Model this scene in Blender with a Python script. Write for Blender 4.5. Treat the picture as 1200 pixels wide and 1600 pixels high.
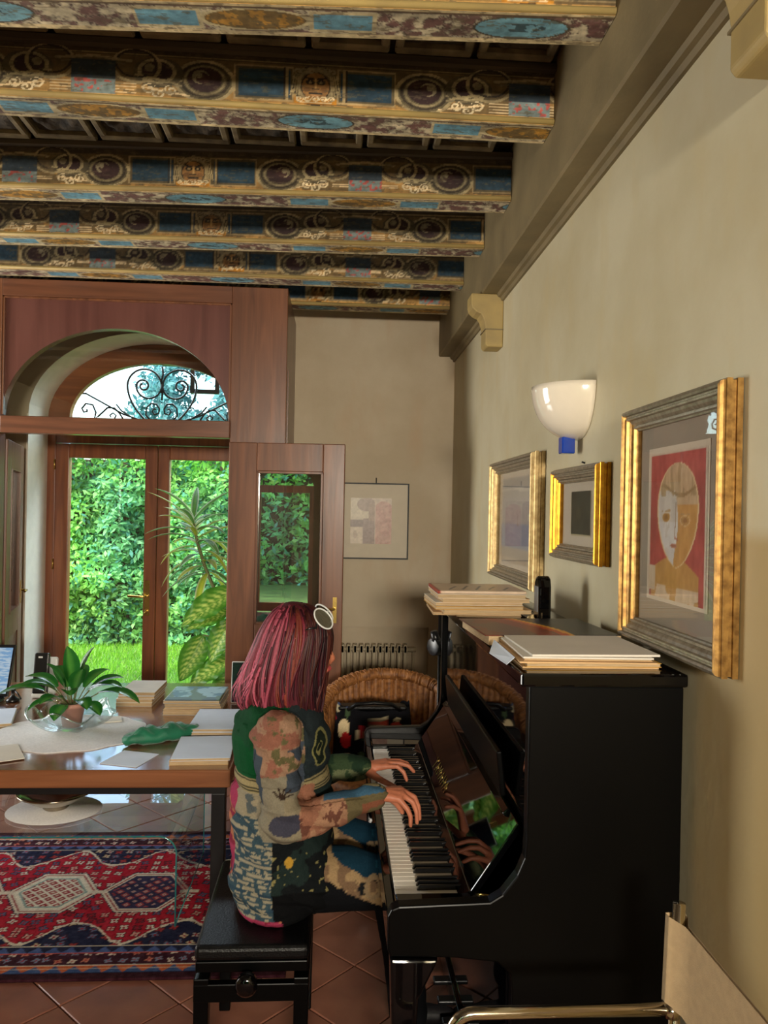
import bpy, bmesh, math, random
import numpy as np
from mathutils import Vector, Matrix, noise as mnoise
random.seed(7); RNG = np.random.default_rng(7)
SC = bpy.context.scene
COL = SC.collection
for o in list(bpy.data.objects): bpy.data.objects.remove(o)
PI = math.pi

# ------------------------------------------------------------------ camera
F_PX = 1200.0
yaw, pit, roll = math.radians(3.58), math.radians(-0.05), math.radians(1.1)
fwd = Vector((math.sin(yaw)*math.cos(pit), math.cos(yaw)*math.cos(pit), math.sin(pit)))
r0 = Vector((math.cos(yaw), -math.sin(yaw), 0)); u0 = r0.cross(fwd)
R_ = math.cos(roll)*r0 + math.sin(roll)*u0
U_ = -math.sin(roll)*r0 + math.cos(roll)*u0
cam = bpy.data.cameras.new('camera'); camo = bpy.data.objects.new('camera', cam); COL.objects.link(camo)
cam.sensor_fit = 'VERTICAL'; cam.sensor_height = 36.0; cam.lens = 36.0*F_PX/1600.0
cam.clip_start = 0.05; cam.clip_end = 200
m = Matrix.Identity(4)
for i in range(3):
    m[i][0] = R_[i]; m[i][1] = U_[i]; m[i][2] = -fwd[i]
m[0][3], m[1][3], m[2][3] = 0, 0, 1.70
camo.matrix_world = m
SC.camera = camo

# ------------------------------------------------------------------ light
W = bpy.data.worlds.new('World'); SC.world = W; W.use_nodes = True
nt = W.node_tree; bg = nt.nodes['Background']
sky = nt.nodes.new('ShaderNodeTexSky'); sky.sky_type = 'NISHITA'
sky.sun_disc = False; sky.sun_elevation = math.radians(52); sky.sun_rotation = math.radians(215)
sky.air_density = 1.2; sky.dust_density = 2.0
nt.links.new(sky.outputs[0], bg.inputs[0]); bg.inputs[1].default_value = .95
sun = bpy.data.lights.new('sun', 'SUN'); sun.energy = 3.6; sun.angle = math.radians(2); sun.color = (1, .95, .85)
suno = bpy.data.objects.new('sun', sun); COL.objects.link(suno)
suno.rotation_euler = Vector((0.75, 0.65, -1.05)).to_track_quat('-Z', 'Y').to_euler()
def area(name, loc, direction, sx, sy, watts, color=(1, 1, 1), spread=PI):
    l = bpy.data.lights.new(name, 'AREA'); l.shape = 'RECTANGLE'; l.size = sx; l.size_y = sy
    l.energy = watts; l.color = color; l.spread = spread
    o = bpy.data.objects.new(name, l); COL.objects.link(o); o.location = loc
    o.rotation_euler = Vector(direction).to_track_quat('-Z', 'Y').to_euler()
    return o
# daylight lamps: window behind viewer, added left-wall fill, boosted sky over garden door
area('daylight_back_window', (.28, -3.02, 2.08), (0, 1, 0), .90, .35, 260, (1.0, .90, .74))
area('side_fill_lamp', (-4.22, 4.05, 1.55), (1, -0.12, -0.02), 1.3, 1.9, 120, (1.0, .96, .88))  # added fill lamp to brighten the right wall; its window is invented
area('daylight_garden_door', (-1.4, 7.3, 4.0), (0.2, -1, -0.55), 3.6, 1.6, 480, (.80, .92, 1.0))
SC.view_settings.view_transform = 'Standard'; SC.view_settings.look = 'None'
SC.view_settings.exposure = 0.18; SC.view_settings.gamma = 1.0; SC.view_settings.use_curve_mapping = False

# ------------------------------------------------------------------ helpers
def lin(c):
    c = np.asarray(c, float)/255.0
    return np.where(c <= .04045, c/12.92, ((c+.055)/1.055)**2.4)
def L4(r, g, b): return (*[float(x) for x in lin((r, g, b))], 1.0)

MATS = {}
def new_mat(name):
    mt = bpy.data.materials.new(name); mt.use_nodes = True; MATS[name] = mt
    return mt, mt.node_tree, mt.node_tree.nodes['Principled BSDF']
def nd(t, typ, **kw):
    n = t.nodes.new(typ)
    for k, v in kw.items():
        if k.startswith('i_'): n.inputs[k[2:].replace('_', ' ')].default_value = v
        else: setattr(n, k, v)
    return n
def coords(t, scale=(1, 1, 1)):
    tc = nd(t, 'ShaderNodeTexCoord'); mp = nd(t, 'ShaderNodeMapping')
    mp.inputs['Scale'].default_value = scale
    t.links.new(tc.outputs['Object'], mp.inputs['Vector']); return mp.outputs[0]
def mat(name, rgb, rough=.5, metal=0., var=.12, scale=14, stretch=(1, 1, 1), rgb2=None, bump=0., bscale=None, coat=0., spec=.5, sheen=0., trans=0.):
    mt, t, p = new_mat(name)
    c1 = np.array(L4(*rgb)[:3]); c2 = np.array(L4(*rgb2)[:3]) if rgb2 else c1*(1-2.2*var)
    v = coords(t, stretch)
    nz = nd(t, 'ShaderNodeTexNoise'); nz.inputs['Scale'].default_value = scale; nz.inputs['Detail'].default_value = 5
    t.links.new(v, nz.inputs['Vector'])
    rp = nd(t, 'ShaderNodeValToRGB'); rp.color_ramp.elements[0].position = .33; rp.color_ramp.elements[1].position = .67
    rp.color_ramp.elements[0].color = (*np.clip(c2, 0, 1), 1); rp.color_ramp.elements[1].color = (*c1, 1)
    t.links.new(nz.outputs[0], rp.inputs[0]); t.links.new(rp.outputs[0], p.inputs['Base Color'])
    p.inputs['Roughness'].default_value = rough; p.inputs['Metallic'].default_value = metal
    p.inputs['Coat Weight'].default_value = coat; p.inputs['Coat Roughness'].default_value = .05
    p.inputs['Specular IOR Level'].default_value = spec
    if sheen: p.inputs['Sheen Weight'].default_value = sheen
    if trans: p.inputs['Transmission Weight'].default_value = trans
    if bump:
        bn = nd(t, 'ShaderNodeTexNoise'); bn.inputs['Scale'].default_value = bscale or scale*4; bn.inputs['Detail'].default_value = 4
        t.links.new(v, bn.inputs['Vector'])
        bp = nd(t, 'ShaderNodeBump'); bp.inputs['Strength'].default_value = bump; bp.inputs['Distance'].default_value = .01
        t.links.new(bn.outputs[0], bp.inputs['Height']); t.links.new(bp.outputs[0], p.inputs['Normal'])
    return mt
def vmat(name, rough=.6, metal=0., var=.15, scale=60, bump=.0, coat=0., spec=.4, translucent=0., sheen=0.):
    """colour read from the mesh's own paint attribute, broken up with noise"""
    mt, t, p = new_mat(name)
    at = nd(t, 'ShaderNodeAttribute', attribute_name='Col')
    nz = nd(t, 'ShaderNodeTexNoise'); nz.inputs['Scale'].default_value = scale; nz.inputs['Detail'].default_value = 4
    t.links.new(coords(t), nz.inputs['Vector'])
    mr = nd(t, 'ShaderNodeMapRange'); mr.inputs[1].default_value = .3; mr.inputs[2].default_value = .7
    mr.inputs[3].default_value = 1-var; mr.inputs[4].default_value = 1+var*.6
    t.links.new(nz.outputs[0], mr.inputs[0])
    mx = nd(t, 'ShaderNodeVectorMath', operation='SCALE')
    t.links.new(at.outputs['Color'], mx.inputs[0]); t.links.new(mr.outputs[0], mx.inputs['Scale'])
    t.links.new(mx.outputs[0], p.inputs['Base Color'])
    p.inputs['Roughness'].default_value = rough; p.inputs['Metallic'].default_value = metal
    p.inputs['Coat Weight'].default_value = coat; p.inputs['Specular IOR Level'].default_value = spec
    if sheen: p.inputs['Sheen Weight'].default_value = sheen
    if bump:
        bp = nd(t, 'ShaderNodeBump'); bp.inputs['Strength'].default_value = bump; bp.inputs['Distance'].default_value = .004
        t.links.new(nz.outputs[0], bp.inputs['Height']); t.links.new(bp.outputs[0], p.inputs['Normal'])
    if translucent:
        tr = nd(t, 'ShaderNodeBsdfTranslucent'); ms = nd(t, 'ShaderNodeMixShader'); ms.inputs[0].default_value = translucent
        t.links.new(mx.outputs[0], tr.inputs[0]); t.links.new(p.outputs[0], ms.inputs[1]); t.links.new(tr.outputs[0], ms.inputs[2])
        t.links.new(ms.outputs[0], t.nodes['Material Output'].inputs[0])
    return mt
def glassmat(name, tint=(1, 1, 1), f0=.05, rough=.0, extra=0.):
    mt, t, p = new_mat(name); t.nodes.remove(p)
    lw = nd(t, 'ShaderNodeLayerWeight'); lw.inputs[0].default_value = .5
    pw = nd(t, 'ShaderNodeMath', operation='POWER'); pw.inputs[1].default_value = 5
    t.links.new(lw.outputs['Facing'], pw.inputs[0])
    mr = nd(t, 'ShaderNodeMapRange'); mr.inputs[3].default_value = f0; mr.inputs[4].default_value = 1.0
    t.links.new(pw.outputs[0], mr.inputs[0])
    tr = nd(t, 'ShaderNodeBsdfTransparent'); tr.inputs[0].default_value = (*tint, 1)
    nz = nd(t, 'ShaderNodeTexNoise'); nz.inputs['Scale'].default_value = 6
    t.links.new(coords(t), nz.inputs['Vector'])
    bp = nd(t, 'ShaderNodeBump'); bp.inputs['Strength'].default_value = .02; t.links.new(nz.outputs[0], bp.inputs['Height'])
    gl = nd(t, 'ShaderNodeBsdfGlossy'); gl.inputs['Roughness'].default_value = rough
    t.links.new(bp.outputs[0], gl.inputs['Normal'])
    ms = nd(t, 'ShaderNodeMixShader')
    t.links.new(mr.outputs[0], ms.inputs[0]); t.links.new(tr.outputs[0], ms.inputs[1]); t.links.new(gl.outputs[0], ms.inputs[2])
    t.links.new(ms.outputs[0], t.nodes['Material Output'].inputs[0])
    return mt
def woodmat(name, rgb, rgb2, axis=2, rough=.35, coat=.2, grain=9.0):
    st = [grain]*3; st[axis] = grain*.07
    mt, t, p = new_mat(name)
    v = coords(t, tuple(st))
    nz = nd(t, 'ShaderNodeTexNoise'); nz.inputs['Scale'].default_value = 2.2; nz.inputs['Detail'].default_value = 7; nz.inputs['Distortion'].default_value = .8
    t.links.new(v, nz.inputs['Vector'])
    rp = nd(t, 'ShaderNodeValToRGB')
    rp.color_ramp.elements[0].position = .3; rp.color_ramp.elements[1].position = .7
    rp.color_ramp.elements[0].color = L4(*rgb2); rp.color_ramp.elements[1].color = L4(*rgb)
    t.links.new(nz.outputs[0], rp.inputs[0]); t.links.new(rp.outputs[0], p.inputs['Base Color'])
    p.inputs['Roughness'].default_value = rough; p.inputs['Coat Weight'].default_value = coat; p.inputs['Coat Roughness'].default_value = .15
    bp = nd(t, 'ShaderNodeBump'); bp.inputs['Strength'].default_value = .12; bp.inputs['Distance'].default_value = .004
    t.links.new(nz.outputs[0], bp.inputs['Height']); t.links.new(bp.outputs[0], p.inputs['Normal'])
    return mt

class B:
    def __init__(s): s.v = []; s.f = []; s.sm = []
    def add(s, vs, fs, smooth=False):
        o = len(s.v); s.v += [tuple(map(float, p)) for p in vs]
        for f in fs: s.f.append(tuple(i+o for i in f)); s.sm.append(smooth)
        return s
    def box(s, x0, x1, y0, y1, z0, z1):
        vs = [(x, y, z) for z in (z0, z1) for y in (y0, y1) for x in (x0, x1)]
        return s.add(vs, [(0, 2, 3, 1), (4, 5, 7, 6), (0, 1, 5, 4), (2, 6, 7, 3), (0, 4, 6, 2), (1, 3, 7, 5)])
    def obox(s, c, ax, ay, az):
        c, ax, ay, az = map(Vector, (c, ax, ay, az))
        vs = [c+ax*i+ay*j+az*k for k in (-1, 1) for j in (-1, 1) for i in (-1, 1)]
        return s.add(vs, [(0, 2, 3, 1), (4, 5, 7, 6), (0, 1, 5, 4), (2, 6, 7, 3), (0, 4, 6, 2), (1, 3, 7, 5)])
    def tube(s, pts, r, n=10, closed=False, flat=None):
        pts = [Vector(p) for p in pts]; k = len(pts)
        rr = r if isinstance(r, (list, tuple)) else [r]*k
        vs = []; up = None
        for i, p in enumerate(pts):
            a = pts[(i-1) % k] if (closed or i > 0) else pts[i]; b = pts[(i+1) % k] if (closed or i < k-1) else pts[i]
            d = (b-a).normalized() if (b-a).length > 1e-9 else Vector((0, 0, 1))
            if up is None: up = d.orthogonal().normalized()
            up = (up-d*up.dot(d)); up = up.normalized() if up.length > 1e-6 else d.orthogonal().normalized()
            w = d.cross(up)
            for j in range(n):
                t = 2*PI*j/n; vs.append(p+(up*math.cos(t)+w*math.sin(t))*rr[i])
        fs = []
        for i in range(k if closed else k-1):
            for j in range(n):
                a, b = i*n+j, i*n+(j+1) % n; i2 = (i+1) % k
                fs.append((a, b, i2*n+(j+1) % n, i2*n+j))
        if not closed: fs += [tuple(range(n-1, -1, -1)), tuple((k-1)*n+j for j in range(n))]
        return s.add(vs, fs, True)
    def lathe(s, prof, n=24, c=(0, 0, 0), sx=1, sy=1, a0=0, a1=2*PI, cap=True):
        full = abs(a1-a0-2*PI) < 1e-6; m_ = n if full else n+1
        vs = [(c[0]+r*sx*math.cos(a0+(a1-a0)*j/n), c[1]+r*sy*math.sin(a0+(a1-a0)*j/n), c[2]+z) for r, z in prof for j in range(m_)]
        fs = []
        for i in range(len(prof)-1):
            for j in range(n):
                j2 = (j+1) % m_
                fs.append((i*m_+j, i*m_+j2, (i+1)*m_+j2, (i+1)*m_+j))
        if full and cap:
            fs += [tuple(range(m_-1, -1, -1)), tuple((len(prof)-1)*m_+j for j in range(m_))]
        return s.add(vs, fs, True)
    def prism(s, poly, axis, lo, hi):
        """poly: 2-D outline; axis 0: (y,z) along x, 1: (x,z) along y, 2: (x,y) along z"""
        def mk(p, w):
            a, b = p
            return (w, a, b) if axis == 0 else ((a, w, b) if axis == 1 else (a, b, w))
        n = len(poly); vs = [mk(p, lo) for p in poly]+[mk(p, hi) for p in poly]
        fs = [tuple(range(n)), tuple(range(2*n-1, n-1, -1))]+[(i, (i+1) % n, n+(i+1) % n, n+i) for i in range(n)]
        return s.add(vs, fs)
    def grid(s, fn, nu, nv, smooth=True):
        vs = [fn(i/nu, j/nv) for j in range(nv+1) for i in range(nu+1)]
        fs = [(j*(nu+1)+i, j*(nu+1)+i+1, (j+1)*(nu+1)+i+1, (j+1)*(nu+1)+i) for j in range(nv) for i in range(nu)]
        return s.add(vs, fs, smooth)
    def build(s, name, mt, parent=None, bevel=0, seg=2, recalc=True, smooth=None, col=None, solid=0, sub=0):
        me = bpy.data.meshes.new(name); me.from_pydata(s.v, [], s.f); me.update()
        sm = s.sm if smooth is None else [smooth]*len(s.f)
        me.polygons.foreach_set('use_smooth', sm)
        if recalc:
            bm = bmesh.new(); bm.from_mesh(me); bmesh.ops.recalc_face_normals(bm, faces=bm.faces); bm.to_mesh(me); bm.free()
        if col is not None: paint(me, col)
        o = bpy.data.objects.new(name, me); COL.objects.link(o)
        me.materials.append(MATS[mt] if isinstance(mt, str) else mt)
        if parent is not None: adopt(o, parent)
        if sub:
            md = o.modifiers.new('s', 'SUBSURF'); md.levels = sub; md.render_levels = sub
        if solid:
            md = o.modifiers.new('t', 'SOLIDIFY'); md.thickness = solid; md.offset = 0
        if bevel:
            md = o.modifiers.new('b', 'BEVEL'); md.width = bevel; md.segments = seg; md.limit_method = 'ANGLE'; md.angle_limit = .6
        return o
def adopt(o, parent):
    o.parent = parent; o.matrix_parent_inverse = WM(parent).inverted()
def WM(o):
    m_ = Matrix.Translation(o.location) @ o.rotation_euler.to_matrix().to_4x4()
    return (WM(o.parent) @ o.matrix_parent_inverse @ m_) if o.parent else m_
def paint(me, rgb):
    """rgb: (n_verts,3) linear"""
    a = me.color_attributes.new('Col', 'FLOAT_COLOR', 'POINT')
    c = np.ones((len(me.vertices), 4), np.float32); c[:, :3] = rgb
    a.data.foreach_set('color', c.ravel())
def tag(o, label, cat, group=None):
    o['label'] = label; o['category'] = cat
    if group: o['group'] = group
    return o
def thing(name, loc, label, cat, group=None):
    o = bpy.data.objects.new(name, None); COL.objects.link(o); o.location = loc; o.empty_display_size = .05
    return tag(o, label, cat, group)
def struct(o, label=None):
    o['kind'] = 'structure'
    if label: o['label'] = label
    return o
def painted_plane(name, o, u, v, nu, nv, fn, mt, parent=None, thick=None):
    """flat sheet with painted colours: fn(U,V) in metres along u and v -> (n,3) sRGB 0-255"""
    o, u, v = np.array(o, float), np.array(u, float), np.array(v, float)
    lu, lv = np.linalg.norm(u), np.linalg.norm(v)
    s, t = np.meshgrid(np.linspace(0, 1, nu+1), np.linspace(0, 1, nv+1))
    P_ = o[None]+s.reshape(-1, 1)*u[None]+t.reshape(-1, 1)*v[None]
    i, j = np.meshgrid(np.arange(nu), np.arange(nv)); a = (j*(nu+1)+i).ravel()
    fc = np.stack([a, a+1, a+nu+2, a+nu+1], 1)
    me = bpy.data.meshes.new(name); me.vertices.add(len(P_)); me.vertices.foreach_set('co', P_.astype(np.float32).ravel())
    me.loops.add(fc.size); me.loops.foreach_set('vertex_index', fc.astype(np.int32).ravel())
    me.polygons.add(len(fc)); me.polygons.foreach_set('loop_start', np.arange(0, fc.size, 4, dtype=np.int32))
    me.update(calc_edges=True)
    c = fn(s.ravel()*lu, t.ravel()*lv)
    paint(me, lin(np.clip(c, 0, 255)))
    ob = bpy.data.objects.new(name, me); COL.objects.link(ob); me.materials.append(MATS[mt])
    if parent is not None: adopt(ob, parent)
    return ob
# value noise for paint work
def vn(x, y, seed=0):
    x = np.asarray(x, float)+seed*17.31; y = np.asarray(y, float)+seed*9.7
    xi, yi = np.floor(x), np.floor(y); fx, fy = x-xi, y-yi
    fx, fy = fx*fx*(3-2*fx), fy*fy*(3-2*fy)
    h = lambda a, b: np.modf(np.abs(np.sin(a*127.1+b*311.7)*43758.5453))[0]
    return (h(xi, yi)*(1-fx)+h(xi+1, yi)*fx)*(1-fy)+(h(xi, yi+1)*(1-fx)+h(xi+1, yi+1)*fx)*fy
def fbm(x, y, seed=0, o=4):
    s = 0; a = .5
    for k in range(o): s = s+a*vn(x*2**k, y*2**k, seed+k); a *= .5
    return s/(1-.5**o)
class Canvas:
    def __init__(s, U, V, base): s.U, s.V = np.asarray(U, float), np.asarray(V, float); s.c = np.tile(np.array(base, float), (len(s.U), 1))
    def put(s, m_, rgb, a=1.):
        w = (np.asarray(m_, float)*a)[:, None]; s.c = s.c*(1-w)+np.array(rgb, float)[None]*w
    def ell(s, x, y, rx, ry, rgb, a=1.): s.put(((s.U-x)/rx)**2+((s.V-y)/ry)**2 < 1, rgb, a)
    def ring(s, x, y, rx, ry, w, rgb, a=1.):
        d = np.sqrt(((s.U-x)/rx)**2+((s.V-y)/ry)**2); s.put(np.abs(d-1)*min(rx, ry) < w, rgb, a)
    def rect(s, x0, x1, y0, y1, rgb, a=1.): s.put((s.U > x0) & (s.U < x1) & (s.V > y0) & (s.V < y1), rgb, a)
    def line(s, x0, y0, x1, y1, w, rgb, a=1.):
        dx, dy = x1-x0, y1-y0; t = np.clip(((s.U-x0)*dx+(s.V-y0)*dy)/(dx*dx+dy*dy+1e-12), 0, 1)
        s.put(np.hypot(s.U-x0-t*dx, s.V-y0-t*dy) < w, rgb, a)
    def spiral(s, x, y, r, turns, w, rgb, d=1, a0=0., a=1.):
        rr = np.hypot(s.U-x, s.V-y); th = (np.arctan2(s.V-y, (s.U-x)*d)-a0)/(2*PI)
        ph = rr/r*turns-th; k = np.abs(ph-np.round(ph))*r/turns
        s.put((k < w) & (rr < r), rgb, a)

# ------------------------------------------------------------------ materials
def plaster(name, rgb, rgb2, rgb3, ochre=None):
    mt, t, p = new_mat(name); v = coords(t)
    n1 = nd(t, 'ShaderNodeTexNoise'); n1.inputs['Scale'].default_value = 1.6; n1.inputs['Detail'].default_value = 6; n1.inputs['Roughness'].default_value = .6
    n2 = nd(t, 'ShaderNodeTexNoise'); n2.inputs['Scale'].default_value = 7; n2.inputs['Detail'].default_value = 5
    mp = nd(t, 'ShaderNodeMapping'); mp.inputs['Scale'].default_value = (1, 1, .3); t.links.new(v, mp.inputs[0])
    t.links.new(v, n1.inputs[0]); t.links.new(mp.outputs[0], n2.inputs[0])
    r1 = nd(t, 'ShaderNodeValToRGB'); r1.color_ramp.elements[0].position = .36; r1.color_ramp.elements[1].position = .62
    r1.color_ramp.elements[0].color = L4(*rgb2); r1.color_ramp.elements[1].color = L4(*rgb)
    r2 = nd(t, 'ShaderNodeMapRange'); r2.inputs[1].default_value = .52; r2.inputs[2].default_value = .8; r2.inputs[4].default_value = .75
    mx = nd(t, 'ShaderNodeMix', data_type='RGBA'); mx.inputs[7].default_value = L4(*rgb3)
    t.links.new(n1.outputs[0], r1.inputs[0]); t.links.new(n2.outputs[0], r2.inputs[0])
    t.links.new(r1.outputs[0], mx.inputs[6]); t.links.new(r2.outputs[0], mx.inputs[0])
    out = mx.outputs[2]
    if ochre:   # wall colour turns darker ochre low on the near part, soft level edge
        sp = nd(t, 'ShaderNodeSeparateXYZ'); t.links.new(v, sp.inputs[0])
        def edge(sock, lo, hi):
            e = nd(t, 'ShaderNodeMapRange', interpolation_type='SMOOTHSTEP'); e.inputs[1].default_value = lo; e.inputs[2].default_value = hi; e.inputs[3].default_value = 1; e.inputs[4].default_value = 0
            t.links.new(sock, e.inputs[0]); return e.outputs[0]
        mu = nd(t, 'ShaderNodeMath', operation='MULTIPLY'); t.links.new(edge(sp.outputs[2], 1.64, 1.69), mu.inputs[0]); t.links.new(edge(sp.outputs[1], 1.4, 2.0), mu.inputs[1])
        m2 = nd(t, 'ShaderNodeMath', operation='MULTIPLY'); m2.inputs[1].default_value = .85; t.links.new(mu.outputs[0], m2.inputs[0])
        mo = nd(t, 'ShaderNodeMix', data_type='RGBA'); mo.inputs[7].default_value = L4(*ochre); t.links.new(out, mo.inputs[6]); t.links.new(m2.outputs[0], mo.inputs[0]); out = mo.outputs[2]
    t.links.new(out, p.inputs['Base Color'])
    p.inputs['Roughness'].default_value = .55; p.inputs['Specular IOR Level'].default_value = .35
    n3 = nd(t, 'ShaderNodeTexNoise'); n3.inputs['Scale'].default_value = 30; n3.inputs['Detail'].default_value = 5; t.links.new(v, n3.inputs[0])
    bp = nd(t, 'ShaderNodeBump'); bp.inputs['Strength'].default_value = .12; bp.inputs['Distance'].default_value = .006
    t.links.new(n3.outputs[0], bp.inputs['Height']); t.links.new(bp.outputs[0], p.inputs['Normal'])
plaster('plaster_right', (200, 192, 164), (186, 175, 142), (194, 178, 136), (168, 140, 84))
plaster('plaster_far', (198, 182, 156), (184, 166, 138), (188, 160, 128))
mat('plaster_white', (232, 222, 204), .7, var=.04, bump=.1)
mat('stone_trim', (128, 113, 80), .6, var=.08, rgb2=(110, 97, 68), scale=5, bump=.1, bscale=50)
mat('corbel_ochre', (176, 152, 92), .6, var=.08, rgb2=(150, 130, 84), scale=6, bump=.1)
woodmat('cherry_v', (128, 80, 52), (88, 52, 34), 2)
woodmat('cherry_h', (124, 78, 54), (86, 52, 36), 0)
woodmat('cherry_panel', (112, 70, 62), (92, 54, 48), 2, rough=.3, coat=.35, grain=5)
woodmat('door_wood_v', (150, 88, 50), (110, 58, 34), 2)
woodmat('door_wood_h', (150, 88, 50), (110, 58, 34), 0)
woodmat('desk_wood', (142, 92, 60), (106, 64, 40), 0, rough=.14, coat=1.)
woodmat('dark_beam_wood', (84, 72, 54), (52, 44, 34), 0, rough=.8, coat=0)
mat('ceiling_carving', (74, 64, 48), .8, var=.25, rgb2=(34, 30, 24), scale=26, bump=.6, bscale=40)
mat('ceiling_frame', (128, 114, 82), .75, var=.2, rgb2=(80, 70, 50), scale=12, bump=.3)
mat('grout', (112, 74, 60), .9, bump=.2)
mat('terracotta_a', (150, 98, 78), .36, var=.1, rgb2=(126, 80, 64), scale=6, bump=.05, coat=.25)
mat('terracotta_b', (142, 92, 74), .36, var=.1, rgb2=(118, 74, 60), scale=6, bump=.05, coat=.25)
mat('terracotta_c', (158, 106, 86), .36, var=.1, rgb2=(132, 86, 68), scale=6, bump=.05, coat=.25)
glassmat('window_glass', (.98, 1, .99), .05)
glassmat('door_glass', (.85, .88, .86), .42)
glassmat('matte_picture_glass', (1, 1, 1), .008, .05)
glassmat('table_glass', (.88, .97, .96), .26)
glassmat('picture_glass', (1, 1, 1), .05)
glassmat('bowl_glass', (.93, .98, .99), .14, .03)
mat('glass_edge', (44, 120, 120), .08, var=.05, spec=.9)
mat('iron', (26, 28, 30), .5, metal=.4, var=.1)
mat('brass', (196, 164, 92), .25, metal=1., var=.08)
mat('gold', (162, 124, 66), .38, metal=.75, var=.2, rgb2=(112, 80, 38), scale=50, bump=.03)
mat('gold_bright', (182, 128, 30), .3, metal=.8, var=.15, rgb2=(140, 94, 20), scale=50, bump=.03)
mat('gold_pale', (176, 152, 106), .38, metal=.7, var=.15, rgb2=(136, 112, 72), scale=50, bump=.03)
mat('silver_leaf', (186, 178, 160), .34, metal=.7, var=.15, rgb2=(150, 140, 120), scale=60)
mat('mat_board', (156, 146, 130), .8, var=.03)
mat('mat_cream', (216, 204, 184), .8, var=.02)
vmat('print', .5, var=.05, scale=40)
vmat('paint_beam', .75, var=.3, scale=45, bump=.5)
vmat('rug_pile', .95, var=.22, scale=260, bump=.6, spec=.1)
vmat('cloth_print', .9, var=.16, scale=220, bump=.25, spec=.08)
vmat('leaf', .42, var=.10, scale=40, translucent=.35)
vmat('leaf_glossy', .22, var=.10, scale=40, translucent=.2)
vmat('foliage', .5, var=.1, scale=3, translucent=.4)
vmat('hair', .5, var=.2, scale=160, spec=.3)
vmat('skin', .5, var=.06, scale=60)
mat('piano_black', (4, 4, 5), .03, var=0, spec=.45)
mat('piano_satin', (3, 3, 3), .32, var=0, spec=.12)
mat('white_key', (238, 232, 220), .22, var=.01, coat=.2)
mat('black_key', (10, 10, 11), .2, var=0)
mat('leather_black', (7, 7, 8), .38, var=.1, bump=.15, bscale=200, spec=.25)
mat('black_plastic', (18, 18, 20), .3, var=.05)
mat('grey_plastic', (120, 122, 126), .4, var=.05)
mat('white_plastic', (214, 216, 214), .4, var=.03)
mat('chrome', (196, 186, 168), .12, metal=1., var=.02)
mat('canvas', (172, 146, 108), .85, var=.06, scale=60, bump=.2, bscale=400)
mat('wicker', (168, 112, 60), .55, var=.25, rgb2=(112, 68, 34), scale=40, bump=.2)
mat('radiator_paint', (176, 162, 134), .4, var=.05)
mat('opal_glass', (232, 222, 204), .12, var=.02, coat=.6)
mat('blue_glass', (16, 62, 168), .12, var=.1, coat=.5)
mat('paper', (214, 208, 196), .8, var=.04, scale=8)
mat('paper_blue', (208, 218, 234), .7, var=.04, scale=8)
mat('paper_yellow', (206, 156, 62), .8, var=.06)
mat('paper_manila', (204, 166, 118), .8, var=.06)
mat('pages', (196, 168, 128), .85, var=.2, scale=30, stretch=(1, 1, 60))
mat('lace', (232, 230, 230), .9, var=.06, scale=120, bump=.3)
mat('terracotta_pot', (180, 130, 114), .6, var=.06)
mat('soil', (52, 38, 28), .95, var=.2)
mat('steel_black', (20, 20, 22), .35, metal=.3, var=.05)
mat('silver', (170, 158, 140), .18, metal=1., var=.08)
mat('teal_cloth', (10, 116, 84), .55, var=.15, bump=.3, bscale=60, sheen=.3)
mat('grass_soil', (92, 128, 44), .95, var=.2, scale=5)
mat('bark', (86, 70, 52), .9, var=.2, bump=.4)
mat('shutter_paint', (206, 222, 232), .5, var=.03)
mat('roof_tile', (150, 96, 70), .8, var=.15)
mat('book_red', (120, 40, 28), .5, var=.08)
mat('screen_glass', (20, 26, 40), .1, var=.0, coat=.4)
mat('stem_green', (112, 116, 70), .6, var=.15)
mat('dark_room', (74, 62, 50), .8, var=.1)
# ------------------------------------------------------------------ room shell
XR, YF, XL, YB = .88, 5.80, -4.30, -3.10
DX0, DX1 = -2.27, -.56; DC = (DX0+DX1)/2
def arch(cx, rx, zc, rz, n=28, a0=PI, a1=0.):
    return [(cx+rx*math.cos(a0+(a1-a0)*i/n), zc+rz*math.sin(a0+(a1-a0)*i/n)) for i in range(n+1)]
def archpiece(b, cx, rx, zc, rz, ztop, y0, y1, xo0, xo1, n=28):
    """wall above an arched opening, as strips"""
    pts = arch(cx, rx, zc, rz, n)
    b.box(xo0, cx-rx, y0, y1, zc, ztop); b.box(cx+rx, xo1, y0, y1, zc, ztop)
    for (xa, za), (xb, zb) in zip(pts[:-1], pts[1:]):
        b.prism([(xa, za), (xb, zb), (xb, ztop), (xa, ztop)], 1, y0, y1)
w = B(); w.box(XR, XR+.3, YB-.3, YF+.5, -.1, 3.6)
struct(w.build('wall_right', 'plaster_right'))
w = B()
w.box(XL-.3, DX0, YF, YF+.5, 0, 3.6)
archpiece(w, DC, .855, 2.37, .62, 3.6, YF, YF+.5, DX0, DX1)
w.box(DX1, XR, YF, YF+.5, .825, 3.6)
w.box(DX1, .72, YF+.055, YF+.5, 0, .825); w.box(.72, XR, YF, YF+.5, 0, .825)
far = struct(w.build('wall_far', 'plaster_far'))
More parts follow.
